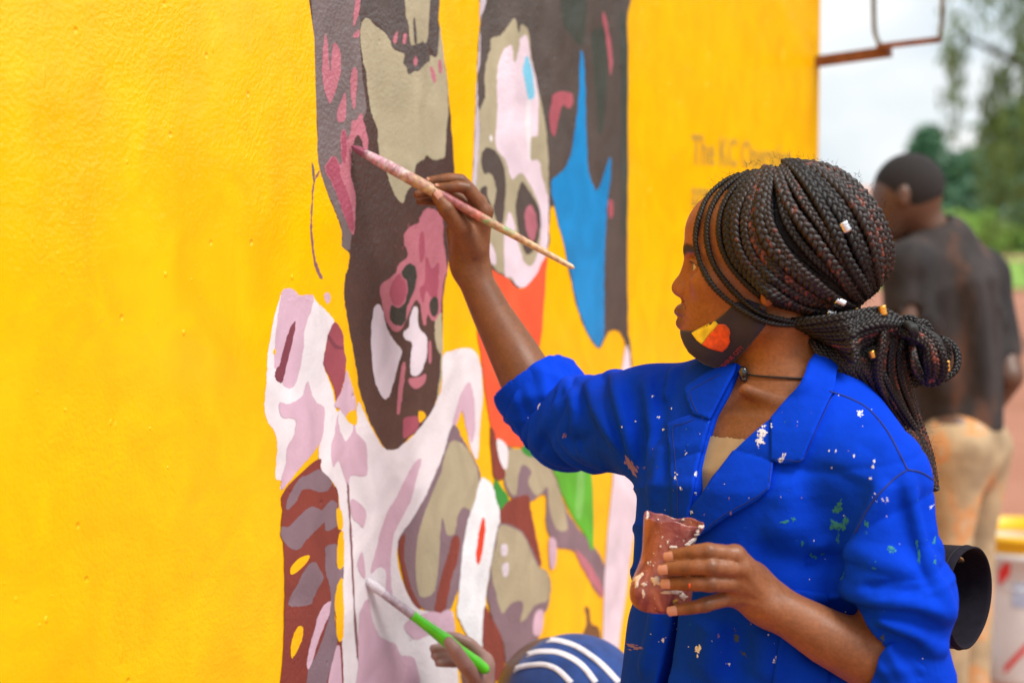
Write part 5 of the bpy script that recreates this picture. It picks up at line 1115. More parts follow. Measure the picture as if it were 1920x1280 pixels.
for i in range(24): addbraid(fam(10*i/23)+NPR.randn(1, 2)*2, .0125, .97, -1)       # far side of the head
# gathered at the nape, wound round, folded into a loose knot and hanging tail
def c7(x, y, Y): return P(1560+x/3.367, 540+y/3.367, Y)
def free(pts, width, m=None, n=70, nrm=(0.1, -1, .15), taper=0): braid(spline(np.array(pts), n), width, m or hmat((.6, .2, .2)), hair, nrm=np.tile(np.array(nrm, float), (n, 1)), taper=taper)
for k in range(10):                                        # the wrap across the nape
    y = 150+k*24+NPR.randn()*5; dY = 2.035+.004*abs(k-4); x0 = -270+k*34
    free([c7(x0-40, 190+k*20, 2.12), c7(x0+30, 215+k*19, 2.062+.002*k), c7(60+k*9, y+34+k*6, 2.032), c7(170, y+14, dY), c7(300, y-2-k*5, dY+.005), c7(430, 205+k*6, 2.06)], .0098+.0022*NPR.rand())
for k in range(14):                                        # hair hanging below the wrap on the nape
    x = -90+k*26+NPR.randn()*6
    free([c7(x-60, 300+k*6+NPR.randn()*8, 2.09), c7(x, 390+k*4, 2.066), c7(x+70, 500+k*4, 2.06), c7(x+150, 600+k*8, 2.075), c7(x+220+k*4, 710+k*14, 2.10)], .0092)
for k in range(14):                                        # loops of the knot
    a = k/13; dY = 2.045+.07*((k*7) % 14)/14+.012*NPR.rand()
    free([c7(480, 240+k*4, 2.075), c7(555-10*k, 262+20*a, dY), c7(640-60*a, 325+40*a, dY-.008), c7(700-110*a, 430+30*a, dY-.01), c7(706-110*a, 545-10*a, dY), c7(650-80*a, 600-35*a, dY+.01), c7(580-50*a, 585-60*a, dY+.015), c7(530-20*a, 480-20*a, dY+.012), c7(500, 340, 2.08)], .0100, hmat((.75, .15, .1)))
for k in range(16):                                        # knot filling behind
    x = 470+NPR.rand()*220; y = 300+NPR.rand()*240; a = NPR.rand()*6.28; r = 60+50*NPR.rand(); Y = 2.10+.05*NPR.rand()
    free([c7(x+r*math.cos(a+u), y+r*1.2*math.sin(a+u), Y+.01*math.sin(u)) for u in np.linspace(0, 4.5, 6)], .0095, hm_k)
for k in range(18):                                        # tail falling behind the shoulder
    a = (k*5 % 18)/17; x0 = 430+15*NPR.randn(); b = NPR.randn()*12; Y = 2.065+.05*a
    free([c7(470, 225+k*3, 2.07), c7(400-60*(1-a)+80*a, 235+45*a, Y-.015), c7(300+150*a+b, 370+20*a, Y-.02), c7(275+190*a+b, 520, Y-.015), c7(310+190*a+b, 660, Y), c7(390+150*a+b, 790, Y+.035), c7(480+110*a, 940, Y+.05), c7(560+75*a, 1090, Y+.055), c7(618+38*a, 1210, Y+.055), c7(645+12*a+b*.5, 1255+25*NPR.rand(), Y+.055)], .0102, hmat((.35, .30, .35)), 90, taper=.3)
mb = MB()
for k in range(5): mb.tube(spline([c7(470+5*k, 225, 2.05), c7(500+5*k, 250, 2.036), c7(520+3*k, 300, 2.045), c7(500+4*k, 345, 2.075), c7(470+4*k, 330, 2.10), c7(455+5*k, 265, 2.09), c7(470+5*k, 225, 2.05)], 30), .0045, 6)
mb.build('hair_tie', mat('black_elastic', (.012, .016, .016), .7, (200, .4)), hair)
# cuffs and beads threaded on braids
silver = mat('silver_cuff', (.75, .75, .78), .25, metal=1, bump=(700, .5, .001)); gold = mat('gold_cuff', (.85, .42, .08), .35, metal=.8, bump=(700, .4, .001))
def bead(px, py, ang, L_, r, m, Y=2.045):
    q, n = envelope(np.array([[px, py]]), 1.075) if px < 1640 and py < 600 else (None, None)
    c = H0+(q[0]*.001)@HR.T if q is not None else P(px, py, Y); d = np.array([math.cos(ang), 0, -math.sin(ang)])*L_/2; mbb = MB(); t = np.linspace(-1, 1, 7)
    mbb.tube([c+d*x for x in t], [r*(1.04 if i % 2 else .97) for i in range(7)], 14); mbb.build('braid_cuff', m, hair)
bead(1574, 427, 1.05, .013, .0068, silver); bead(1567, 557, .5, .013, .0066, silver); bead(1552, 577, .3, .010, .006, silver)
bead(1655, 582, 1.35, .012, .0050, gold, 2.05); bead(1773, 686, 1.5, .013, .0054, gold, 2.06); bead(1620, 598, .9, .005, .0042, gold, 2.05); bead(1636, 664, 1.2, .009, .0042, gold, 2.05)
# stray hairs
mb = MB()
def wisp(c, L_, r=.00013):
    d = NPR.randn(3); d /= np.linalg.norm(d); e = np.cross(d, NPR.randn(3)); e /= np.linalg.norm(e); t = np.linspace(0, 1, 7); mb.tube([c+d*L_*x+e*L_*.5*x*x*NPR.uniform(.6, 1.4)+NPR.randn(3)*L_*.03 for x in t], r, 3, False)
for i in range(700):                                       # frizz along the braids
    t = 2.6+7.3*NPR.rand(); u = NPR.randint(2, 17); q, n = envelope(fam(t)[u:u+1]+NPR.randn(1, 2)*5, 1.045); wisp(H0+(q[0]*.001)@HR.T, .003+.007*NPR.rand(), .00009)
for i in range(160):
    a = NPR.rand()*3.0+.05; q = EC+ER*np.array([-math.cos(a), .3*NPR.randn(), math.sin(a)])*1.03; wisp(H0+(q*.001)@HR.T, .004+.008*NPR.rand())
for i in range(90):
    a = NPR.rand()*6.28; wisp(c7(600+130*math.cos(a), 430+170*math.sin(a), 2.07), .006+.010*NPR.rand())
for i in range(60):
    y = 700+550*NPR.rand(); wisp(c7(520+.22*(y-700)+60*NPR.randn()*.5, y, 2.10), .006+.012*NPR.rand())
mb.build('stray_hair', hm_k, hair)['kind'] = 'stuff'
# necklace
mb = MB(); cord = [P(1402, 699, 2.035), P(1425, 706, 2.028), P(1465, 709, 2.033), P(1510, 712, 2.04), P(1560, 717, 2.06)]
bt = BVHTree.FromPolygons([Vector(x) for x in bv.tolist()], bq.tolist()); ct, cg, cok = treehit(bt, spline(np.array([(1380, 700), (1402, 703), (1425, 706), (1465, 709), (1510, 712), (1530, 713)], float), 30))
mb.tube((ct+cg*.0022)[cok], .0013, 6); nk = mb.build('necklace', mat('black_cord', (.012, .012, .013), .5), woman)
sd = SDF(); cb = ct[5]+cg[5]*.006; sd.ell(cb, (.0062, .006, .0085), None, .001); sd.ell(cb+np.array([.001, -.001, -.008]), (.004, .004, .003), None, .002)
lo, hi = sd.bounds(); v, q = mesh_sdf(sd, lo, hi, .0008); meshobj('bead', v, q, mat('glass_bead', (.01, .012, .015), .12, coat=1), nk)
# ------------------------------------------------------------------ cup of paint
def c4(x, y): return np.array([1140+x/4.571, 920+y/4.571])
cup = empty('paint_cup', tuple(map(float, P(1240, 1147, 1.952)))); CY = 1.950
rows = [(1265, 974, 56), (1263, 984, 54.5), (1258, 1002, 50.5), (1253, 1028, 47.5), (1248, 1050, 47), (1241, 1074, 52), (1236, 1094, 56), (1235, 1112, 56), (1237, 1128, 52), (1240, 1140, 42), (1241, 1146, 24), (1241, 1147, 1)]
rw = spline(np.array(rows, float), 46); nT = 72; V, F_ = [], []
def cuppt(cx, cy, hw, t, inner=0):
    c = P(cx, cy, CY); sc = CY/FPX; lob = np.clip((cy-1055)/40, 0, 1)*np.clip((1150-cy)/20, 0, 1); r = hw*sc*(1+.085*lob*math.cos(5*t+.5)+.03*math.sin(3*t+cy*.03)+.025*math.sin(2*t+1))-inner
    rim = max(0, 1-(cy-972)/40); z = rim*(-.0062*math.cos(t)+.0022*math.sin(3*t)+.0012*math.sin(7*t+1))
    return c+np.array([r*math.cos(t), .86*r*math.sin(t), z])
for k, (cx, cy, hw) in enumerate(rw):
    for j in range(nT): V.append(cuppt(cx, cy, hw, 2*math.pi*j/nT))
m = len(rw)
for i in range(m-1):
    for j in range(nT): k = (j+1) % nT; F_.append((i*nT+j, i*nT+k, (i+1)*nT+k, (i+1)*nT+j))
b0 = len(V); inn = rw[:26]
for k, (cx, cy, hw) in enumerate(inn):
    for j in range(nT): V.append(cuppt(cx, cy, hw, 2*math.pi*j/nT, .0016))
for i in range(len(inn)-1):
    for j in range(nT): k = (j+1) % nT; F_.append((b0+i*nT+j, b0+(i+1)*nT+j, b0+(i+1)*nT+k, b0+i*nT+k))
for j in range(nT): k = (j+1) % nT; F_.append((j, b0+j, b0+k, k))
def cup_extra(nt, tcn, src, b):
    Nn = nt.nodes.new; L = nt.links.new; mp = Nn('ShaderNodeMapping'); mp.inputs['Scale'].default_value = (1, 1, .45); L(tcn.outputs['Object'], mp.inputs['Vector'])
    n = Nn('ShaderNodeTexNoise'); n.inputs['Scale'].default_value = 55; n.inputs['Detail'].default_value = 5; n.inputs['Distortion'].default_value = 1.2; L(mp.outputs[0], n.inputs['Vector'])
    r = Nn('ShaderNodeValToRGB'); e = r.color_ramp.elements; e[0].position = .32; e[0].color = (.16, .028, .042, 1); e[1].position = .58; e[1].color = (.34, .105, .085, 1); x = e.new(.72); x.color = (.42, .17, .15, 1); L(n.outputs['Fac'], r.inputs[0])
    n2 = Nn('ShaderNodeTexNoise'); n2.inputs['Scale'].default_value = 210; n2.inputs['Detail'].default_value = 2; L(tcn.outputs['Object'], n2.inputs['Vector'])
    q = Nn('ShaderNodeMapRange'); q.inputs[1].default_value = .69; q.inputs[2].default_value = .72; L(n2.outputs['Fac'], q.inputs[0])
    mx = Nn('ShaderNodeMix'); mx.data_type = 'RGBA'; L(q.outputs[0], mx.inputs['Factor']); L(r.outputs[0], mx.inputs['A']); mx.inputs['B'].default_value = (.66, .50, .40, 1); return mx.outputs['Result']
cup_m = mat('rose_paint_coated_plastic', (.3, .1, .09), .3, bump=(160, .6, .002), extra=cup_extra, coat=.2)
cb_o = meshobj('cup_body', V, F_, cup_m, cup)
mbp = MB(); cx, cy, hw = inn[-1]; mbp.add([cuppt(cx, cy-6, hw+1, 2*math.pi*j/nT, .001) for j in range(nT)], [tuple(range(nT))]); mbp.build('paint', mat('wet_rose_paint', (.30, .07, .09), .12), cup)
cup_t = BVHTree.FromPolygons([Vector(tuple(map(float, x))) for x in V], F_)
crust = mat('dried_cream_paint', (.72, .60, .52), .75, (300, .2), (500, .8, .002)); och = mat('dried_ochre_paint', (.62, .36, .05), .7)
for (x, y, rx, ry, a, mm) in [(790,340,34,46,.3,crust), (762,395,26,32,.5,crust), (720,430,40,20,-.5,crust), (690,455,30,14,-.3,crust), (560,485,38,16,.1,crust), (800,305,22,14,0,crust), (265,740,50,22,-.7,crust), (250,790,16,40,.2,crust), (310,800,26,18,0,crust), (305,880,14,34,-.2,crust), (410,770,50,40,.5,crust),
        (560,870,90,16,.05,crust), (650,905,34,26,.2,crust), (575,945,24,12,-.6,och), (335,215,10,40,0,crust), (345,620,7,14,0,crust), (366,612,6,12,0,crust), (390,640,6,8,0,crust), (428,245,9,8,0,crust), (510,440,8,16,0,crust), (466,400,6,14,.4,crust), (450,475,7,8,0,crust), (635,240,20,22,.5,crust)]:
    p = c4(x, y); blot(p, rx/4.571, ry/4.571, mm, "dried_paint", a, .22, 13, cup_t, cb_o)
tag(cup, 'cut off bottle base coated in dusky rose paint, held in the left hand', 'paint cup')
# ------------------------------------------------------------------ brushes
def lathe_axis(a, b, prof, n=20):
    a = np.array(a); b = np.array(b); t = np.array([p[0] for p in prof]); r = np.array([p[1] for p in prof]); return tube(a+(b-a)*t[:, None], r, n)
B0, B1 = P(657, 273, 2.494), P(1077, 503, 2.415); br = empty('paint_brush', tuple(map(float, B1)))
tag(br, 'long wooden paint brush with pink wet bristles touching the mural', 'paint brush'); ax = (B1-B0)
def tones(v, keys, seed, amt=.5):
    """hand-stained wood: colour zones along the handle broken up by blotches"""
    t = ((v-B0)@ax)/(ax@ax); rng = np.random.RandomState(seed); ks = np.array([k[0] for k in keys]); cs = np.array([k[1] for k in keys]); n = sum(np.sin(v@rng.randn(3)*f+rng.rand()*6) for f in (180, 260, 400, 620))*.012
    n2 = sum(np.sin(v@rng.randn(3)*f+rng.rand()*6) for f in (300, 520, 800)); tt = t+n*amt; c = np.stack([np.interp(tt, ks, cs[:, i]) for i in range(3)], 1); return c*(1+.12*n2)[:, None].clip(.6, 1.4)
attr_m = mat('stained_brush_paint', None, .34, attr='tone', bump=(260, .35, .001), coat=.1)
W_, PK, CRM, MR, GRN, TAN = (.60, .46, .48), (.33, .13, .17), (.44, .30, .17), (.27, .075, .08), (.12, .30, .13), (.52, .34, .18)
v, f = lathe_axis(B0, B1, [(x, (.0060+.0029*math.sin(math.pi*min(1, (x-.062)/.16)/2)) if x < .22 else .0089) for x in np.linspace(.062, .235, 30)]); meshobj('ferrule', v, f, attr_m, br, True, {'tone': tones(v, [(.06, PK), (.085, W_), (.12, (.5, .22, .30)), (.16, W_), (.2, PK), (.235, W_)], 3, .9)})
xs = np.linspace(.235, 1, 90); rad = np.interp(xs, [.235, .26, .33, .40, .46, .6, .8, .97, .992, 1], [.0086, .0090, .0092, .0082, .0072, .0065, .0052, .0039, .0032, .0012])
v, f = lathe_axis(B0, B1, list(zip(xs, rad))); keys = [(.235, W_), (.25, CRM), (.27, PK), (.3, CRM), (.33, (.38, .2, .16)), (.36, CRM), (.395, CRM), (.41, MR), (.5, MR), (.55, (.3, .12, .1)), (.60, (.5, .15, .12)), (.63, GRN), (.655, CRM), (.67, (.3, .16, .1)), (.70, TAN), (.715, GRN), (.74, TAN), (.77, (.36, .18, .11)), (.80, TAN), (.86, (.52, .33, .19)), (.9, TAN), (1, (.66, .47, .28))]
meshobj('handle', v, f, attr_m, br, True, {'tone': tones(v, keys, 5, .8)})
mb = MB(); t_, n_, b_ = frames(np.array([B0, B1])); ad = ax/np.linalg.norm(ax); rng = np.random.RandomState(2)
for i in range(170):
    a, q = rng.rand()*6.283, math.sqrt(rng.rand()); o = (n_[0]*math.cos(a)+b_[0]*math.sin(a)); s = B0+ax*.07+o*.0062*q; tip = B0+ax*(.004+.012*q*rng.rand())+o*.0016*q+WN3*.0; mb.tube([s, s*.5+tip*.5+o*.0016*q, tip], [.0007, .0007, .0003], 4, False)
mb.build('bristles', mat('wet_pink_bristle', (.36, .105, .165), .3), br)
G0, G1 = P(684, 1086, 2.528), P(915, 1258, 2.585); gb = empty('green_paint_brush', tuple(map(float, G1)))
tag(gb, 'paint brush with a bright green plastic handle, held low at the mural', 'paint brush')
v, f = lathe_axis(G0, G1, [(x, np.interp(x, [.12, .16, .36, .38], [.0052, .0064, .0070, .0074])) for x in np.linspace(.12, .38, 14)]); meshobj('ferrule', v, f, mat('paint_smeared_ferrule', (.40, .33, .37), .4, (120, .35)), gb)
v, f = lathe_axis(G0, G1, [(x, np.interp(x, [.36, .37, .42, .55, .66, .76, .9, .98, 1], [.005, .0078, .0072, .0086, .0106, .0086, .0098, .0084, .004])) for x in np.linspace(.365, 1, 40)]); meshobj('handle', v, f, mat('green_plastic', (.10, .62, .012), .3, (40, .12), coat=.3), gb)
mb = MB(); t_, n_, b_ = frames(np.array([G0, G1])); gx = G1-G0
for i in range(160):
    a, q = rng.rand()*6.283, math.sqrt(rng.rand()); o = (n_[0]*math.cos(a)+b_[0]*math.sin(a)); s = G0+gx*.14+o*.0062*q; tip = G0+gx*(.005+.02*q*rng.rand())+o*.0045*q; mb.tube([s, s*.5+tip*.5+o*.0018*q, tip], [.0009, .0009, .0004], 4, False)
mb.build('bristles', mat('white_wet_bristle', (.72, .66, .70), .35), gb)
# ------------------------------------------------------------------ navy cap tucked behind the elbow
cp_n = np.array([.80, -.58, .06]); cp_n /= np.linalg.norm(cp_n); u = np.cross(cp_n, [0, 0, 1.]); u /= np.linalg.norm(u); w = np.cross(u, cp_n); CC = P(1820, 1118, 2.11); pouch = empty('folded_cap', tuple(map(float, CC)))
V, F_ = [], []; nT = 64; tilt = .28; prof = [(-.115, 0), (-.10, 0), (-.06, 0), (-.03, 0), (-.006, 0), (-.001, .0006), (0, .002), (-.001, .0035), (-.006, .0042), (-.03, .0042), (-.06, .0042), (-.10, .0042), (-.115, .0042)]
for s, d in prof:
    for j in range(nT):
        t = 2*math.pi*j/nT; rr_ = (.0690*(1+.10*math.cos(2*t+.9)+.02*math.sin(3*t))-d)*(1-.25*max(0, -s-.02)); V.append(CC+cp_n*s*(1+.15*math.sin(t))+(u*math.cos(t+tilt)+w*math.sin(t+tilt))*rr_)
for i in range(len(prof)-1):
    for j in range(nT): k = (j+1) % nT; F_.append((i*nT+j, i*nT+k, (i+1)*nT+k, (i+1)*nT+j))
navy = mat('navy_twill', (.009, .007, .013), .9, (90, .25), (900, .5, .0008), spec=.2); meshobj('band', V, F_, navy, pouch)
mb = MB(); a_ = np.array(V[:nT])-cp_n*0; bk = [CC-cp_n*.112+(u*math.cos(t)+w*math.sin(t))*.058 for t in np.linspace(0, 2*math.pi, 40, endpoint=False)]; mb.add(bk+[CC-cp_n*.10], [(i, (i+1) % 40, 40) for i in range(40)]); mb.build('lining', mat('dark_red_lining', (.06, .008, .012), .9), pouch)
pt_ = BVHTree.FromPolygons([Vector(tuple(map(float, x))) for x in V], F_); sp, sg, so_ = treehit(pt_, [(1799, 1047)])
if so_[0]:
    d = sg[0]; sd = SDF(); e1 = np.cross(d, [0, 0, 1.]); e1 /= np.linalg.norm(e1); e2 = np.cross(d, e1); rot = np.stack([d, e1, e2], 1); sd.ell(sp[0]+d*.0008, (.0028, .0068, .0068), rot, .001); lo, hi = sd.bounds(); v, q = mesh_sdf(sd, lo, hi, .0009); meshobj('snap', v, q, mat('brass_snap', (.55, .45, .26), .35, metal=.9), pouch)
mb = MB(); mb.tube([CC-cp_n*.010*(1+.15*math.sin(t))+(u*math.cos(t+tilt)+w*math.sin(t+tilt))*(.0696*(1+.10*math.cos(2*t+.9)+.02*math.sin(3*t))) for t in np.linspace(0, 2*math.pi, 60)], .0007, 4, False); mb.build('stitching', mat('dark_stitch', (.008, .008, .012), .8), pouch)
tag(pouch, 'dark navy cap with a brass snap, tucked behind the near elbow', 'cap')
# ------------------------------------------------------------------ bucket and sack on the ground behind
def atg(px, Y, z=0): return np.array([(px-960)/FPX*Y, Y, z])
bk = atg(1925, 5.8); bucket = empty('paint_drum', tuple(map(float, bk))); HB, RB = .50, .205
prof = [(.0, RB*.86), (.012, RB*.88), (.30, RB*.95), (.42, RB*.98), (.425, RB*1.03), (.445, RB*1.03), (.45, RB*.985), (.485, RB), (.488, RB*1.05), (HB, RB*1.05), (HB, RB*.985), (.44, RB*.965), (.40, RB*.95)]
def lathe(prof, c, n=48):
    V = [(c[0]+r*math.cos(2*math.pi*j/n), c[1]+r*math.sin(2*math.pi*j/n), c[2]+z) for z, r in prof for j in range(n)]; F_ = [(i*n+j, i*n+(j+1) % n, (i+1)*n+(j+1) % n, (i+1)*n+j) for i in range(len(prof)-1) for j in range(n)]; return V, F_
V, F_ = lathe(prof, bk); meshobj('drum_body', V, F_+[tuple(range(47, -1, -1))], mat('white_plastic', (.74, .74, .73), .4, (9, .06)), bucket)
V, F_ = lathe([(.448, RB*1.0), (.480, RB*1.03), (.486, RB*1.075), (.506, RB*1.075), (.506, RB*.97), (.46, RB*.955)], bk); meshobj('rim', V, F_, mat('yellow_paint_rim', (.86, .50, .01), .4), bucket)
mb = MB(); mb.add([(bk[0]+RB*.95*math.cos(t), bk[1]+RB*.95*math.sin(t), .43) for t in np.linspace(0, 2*math.pi, 48, endpoint=False)], [tuple(range(48))]); mb.build('paint', mat('wet_yellow_paint', (.85, .47, .0), .15), bucket)
redp = mat('red_label', (.68, .03, .03), .5)
for (a0, a1, z0, z1, hh) in ((-2.22, -2.02, .36, .41, .06), (-2.1, -1.45, .05, .20, .028)):
    V, F_ = [], []; n = 16
    for i in range(n+1):
        t = a0+(a1-a0)*i/n; z = z0+(z1-z0)*i/n
        for dz in (-hh/2, hh/2): zz = z+dz; r = RB*np.interp(zz, [0, .3, .42], [.88, .952, .983])+.002; V.append((bk[0]+r*math.cos(t), bk[1]+r*math.sin(t), zz))
    meshobj('red_stripe', V, [(2*i, 2*i+2, 2*i+3, 2*i+1) for i in range(n)], redp, bucket)
V, F_ = [], []
for i in range(9):
    a = -1.98+.34*i/8
    for z in (.27, .35): r = RB*np.interp(z, [0, .3, .42], [.88, .952, .983])+.002; V.append((bk[0]+r*math.cos(a), bk[1]+r*math.sin(a), z))
meshobj('label', V, [(2*i, 2*i+2, 2*i+3, 2*i+1) for i in range(8)], mat('blue_grey_label', (.42, .5, .66), .5, (40, .3)), bucket)
mb = MB(); mb.tube([bk+np.array([RB*1.06*math.cos(t), RB*1.06*math.sin(t)-.02*math.sin(t*2), .43-.16*math.sin((t+math.pi)*1.0)*0-.10*abs(math.sin(t))]) for t in np.linspace(math.pi, 2*math.pi, 20)], .003, 6); mb.build('bail_handle', mat('wire', (.5, .5, .5), .4, metal=1), bucket)
tag(bucket, 'white paint drum with yellow rim and red stripes, on the dirt at right', 'paint drum')
sk = SDF(); c = atg(1782, 5.7); sk.ell(c+[0, 0, .05], (.07, .10, .07), None, .03); sk.ell(c+[.06, -.03, .05], (.05, .09, .05), None, .04); sk.ell(c+[-.03, .04, .09], (.045, .06, .06), None, .04); sk.func(lambda p: .0-p[:, 2], c-.4, c+.4, .01, 'i')
lo, hi = sk.bounds(); v, q = mesh_sdf(sk, lo, hi, .009); tag(meshobj('rag_bundle', v, q, mat('grey_cloth', (.17, .18, .20), .9, (20, .3), (60, .8, .01))), 'grey bundled rag on the dirt beside the white drum', 'rag')
# ------------------------------------------------------------------ man standing behind
MY = 4.8; man = empty('person', tuple(map(float, atg(1790, MY)))); tag(man, 'person in a dark brown t-shirt standing behind, head bowed, back turned', 'person')
def Q(px, py, dy=0): return P(px, py, MY+dy)
mbod = SDF(); sk_m = mat('dark_skin', None, .42, attr='tone', bump=(200, .2, .001), spec=.5)
hd = np.array([-.80, .30, -.52]); hd /= np.linalg.norm(hd); hs = np.array([-.35, -.94, 0]); hs /= np.linalg.norm(hs); hu = np.cross(hd, hs); HM = np.stack([hd, hs, hu], 1)
mbod.ell(Q(1704, 352), (.098, .076, .094), HM, .01); mbod.ell(Q(1672, 398, .01), (.060, .058, .085), None, .04); mbod.ell(Q(1664, 428, .015), (.03, .035, .03), None, .03); mbod.cone(Q(1650, 395, .02), Q(1643, 410, .025), .012, .014, .012)
mbod.ell(Q(1694, 368, -.075), (.016, .012, .030), None, .008); mbod.ell(Q(1693, 370, -.088), (.008, .006, .018), None, .004, 's')
mbod.cone(Q(1716, 392), Q(1762, 462, .02), .056, .060, .03)
MS, MR_ = Q(1702, 500, -.10), Q(1842, 520, .10)
for l, pts, rr2 in ((0, [MS, Q(1700, 600, -.14), Q(1668, 690, -.06)], [.045, .045, .038]), (1, [MR_, Q(1872, 640, .05), Q(1889, 705, .0), Q(1846, 775, .14)], [.05, .05, .046, .034])): mbod.limb(pts, rr2, .02)
mbod.limb([Q(1772, 490), Q(1785, 640), Q(1800, 800)], [.07, .10, .10], .03)
for sx, sy in ((1783, -.07), (1826, .07)): mbod.limb([Q(sx+6, 820, sy), Q(sx-6, 1000, sy), Q(sx-14, 1425, sy)], [.08, .055, .04], .02)
mh = SDF()                                                 # hands
mh.limb([Q(1846, 775, .14), Q(1815, 785, .22), Q(1800, 790, .23)], [.034, .028, .02], .01)
for k in range(4): mh.limb([Q(1802-k*2, 782+k*6, .22+.012*k), Q(1782-k*2, 790+k*6, .24+.012*k)], [.010, .008], .004)
mh.limb([Q(1815, 780, .20), Q(1800, 772, .19), Q(1786, 774, .20)], [.012, .010, .008], .006); mbod.ops += mh.ops
lo, hi = mbod.bounds(); v, q = mesh_sdf(mbod, lo, hi, .0065); h_ = (v-Q(1704, 352))@HM; tone = np.tile(np.array([.115, .058, .036]), (len(v), 1))
mb_o = meshobj('body', v, q, sk_m, man, True, {'tone': tone})
hr = SDF(); hr.ell(Q(1704, 352), (.1005, .0785, .0965), HM, .01); hr.func(lambda p: np.maximum(-((p-Q(1704, 352))@hu)-.07+.6*np.maximum(0, (p-Q(1704, 352))@hd), ((p-Q(1704, 352))@hd)-.085), Q(1704, 352)-.2, Q(1704, 352)+.2, .01, 'i')
lo, hi = hr.bounds(); v, q = mesh_sdf(hr, lo, hi, .004); meshobj('hair', v, q, mat('cropped_hair', (.014, .011, .011), .85, (300, .4), (350, .8, .003)), man)
ts = SDF(); ts.limb([Q(1758, 470, .015), Q(1778, 540, 0), Q(1786, 640), Q(1800, 806, 0)], [.090, .138, .136, .120], .03)
ts.cone(Q(1765, 458, .02), MS+np.array([0, 0, -.01]), .07, .068, .05); ts.cone(Q(1770, 460, .02), MR_, .07, .075, .05)
ts.limb([MS, Q(1702, 590, -.13)], [.072, .066], .03); ts.limb([MR_, Q(1868, 630, .06), Q(1874, 660, .04)], [.074, .066, .062], .03)
for line, w_, h_2 in (([(1810, 450), (1832, 540), (1842, 640), (1850, 760)], .03, .02), ([(1835, 470), (1862, 560), (1868, 700)], .022, -.025), ([(1780, 480), (1800, 600), (1812, 760)], .03, -.018), ([(1740, 520), (1745, 640), (1760, 780)], .03, .012), ([(1720, 500), (1726, 560), (1700, 620)], .02, -.02), ([(1870, 560), (1885, 620)], .02, .012), ([(1700, 730), (1780, 760), (1850, 740)], .03, -.012)):
    pp, ok = pixhit(ts, spline(np.array(line, float), 8), 4.2, 5.6)
    if ok.sum() > 2: ts.fold(pp[ok], w_, h_2)
ts.func(lambda p: Q(1800, 804)[2]-p[:, 2], Q(1650, 900)-.4, Q(1900, 300)+.6, .01, 'i')
ts.limb([Q(1722, 390), Q(1748, 432, .01)], [.066, .060], .01, 's'); ts.limb([Q(1702, 585, -.13), Q(1690, 680, -.14)], [.055, .06], .006, 's'); ts.limb([Q(1873, 650, .05), Q(1876, 720, .04)], [.054, .056], .006, 's')
lo, hi = ts.bounds(); v, q = mesh_sdf(ts, lo, hi, .0075)
def shirt_extra(nt, tcn, src, b):
    Nn = nt.nodes.new; L = nt.links.new; n = Nn('ShaderNodeTexNoise'); n.inputs['Scale'].default_value = 5; n.inputs['Detail'].default_value = 6; mp = Nn('ShaderNodeMapping'); mp.inputs['Scale'].default_value = (2, 2, .7); L(tcn.outputs['Object'], mp.inputs['Vector']); L(mp.outputs[0], n.inputs['Vector'])
    r = Nn('ShaderNodeValToRGB'); e = r.color_ramp.elements; e[0].position = .38; e[0].color = (.016, .014, .015, 1); e[1].position = .56; e[1].color = (.035, .028, .027, 1); x = e.new(.70); x.color = (.13, .058, .033, 1); L(n.outputs['Fac'], r.inputs[0]); return r.outputs[0]
meshobj('t_shirt', v, q, mat('faded_dark_cotton', (.04, .03, .03), .9, extra=shirt_extra, bump=(20, .5, .01)), man)
tz = SDF(); tz.limb([Q(1800, 770), Q(1804, 850)], [.112, .118], .03)
for sx, sy in ((1783, -.07), (1826, .07)): tz.limb([Q(sx+6, 840, sy), Q(sx-6, 1000, sy), Q(sx-14, 1410, sy)], [.100, .070, .060], .03)
lo, hi = tz.bounds(); v, q = mesh_sdf(tz, lo, hi, .009)
def trouser_extra(nt, tcn, src, b):
    Nn = nt.nodes.new; L = nt.links.new; n = Nn('ShaderNodeTexNoise'); n.inputs['Scale'].default_value = 7; n.inputs['Detail'].default_value = 5; L(tcn.outputs['Object'], n.inputs['Vector'])
    r = Nn('ShaderNodeValToRGB'); e = r.color_ramp.elements; e[0].position = .38; e[0].color = (.30, .22, .13, 1); e[1].position = .55; e[1].color = (.46, .34, .20, 1)
    for p_, c_ in ((.60, (.60, .28, .10)), (.66, (.55, .42, .27)), (.72, (.52, .06, .05))): x = e.new(p_); x.color = (*c_, 1)
    L(n.outputs['Fac'], r.inputs[0]); return r.outputs[0]
meshobj('trousers', v, q, mat('paint_stained_khaki', (.5, .36, .2), .9, extra=trouser_extra, bump=(16, .5, .015)), man)
for sy, sx in ((-.07, 1770), (.07, 1812)):
    sh = SDF(); a = Q(sx, 1440, sy); a[2] = .04; sh.limb([a, a+np.array([-.09, .05, .0]), a+np.array([-.17, .08, -.008])], [.05, .046, .034], .01); lo, hi = sh.bounds(); v, q = mesh_sdf(sh, lo, hi, .008); meshobj('shoe', v, q, MATS['worn_shoe'], man)
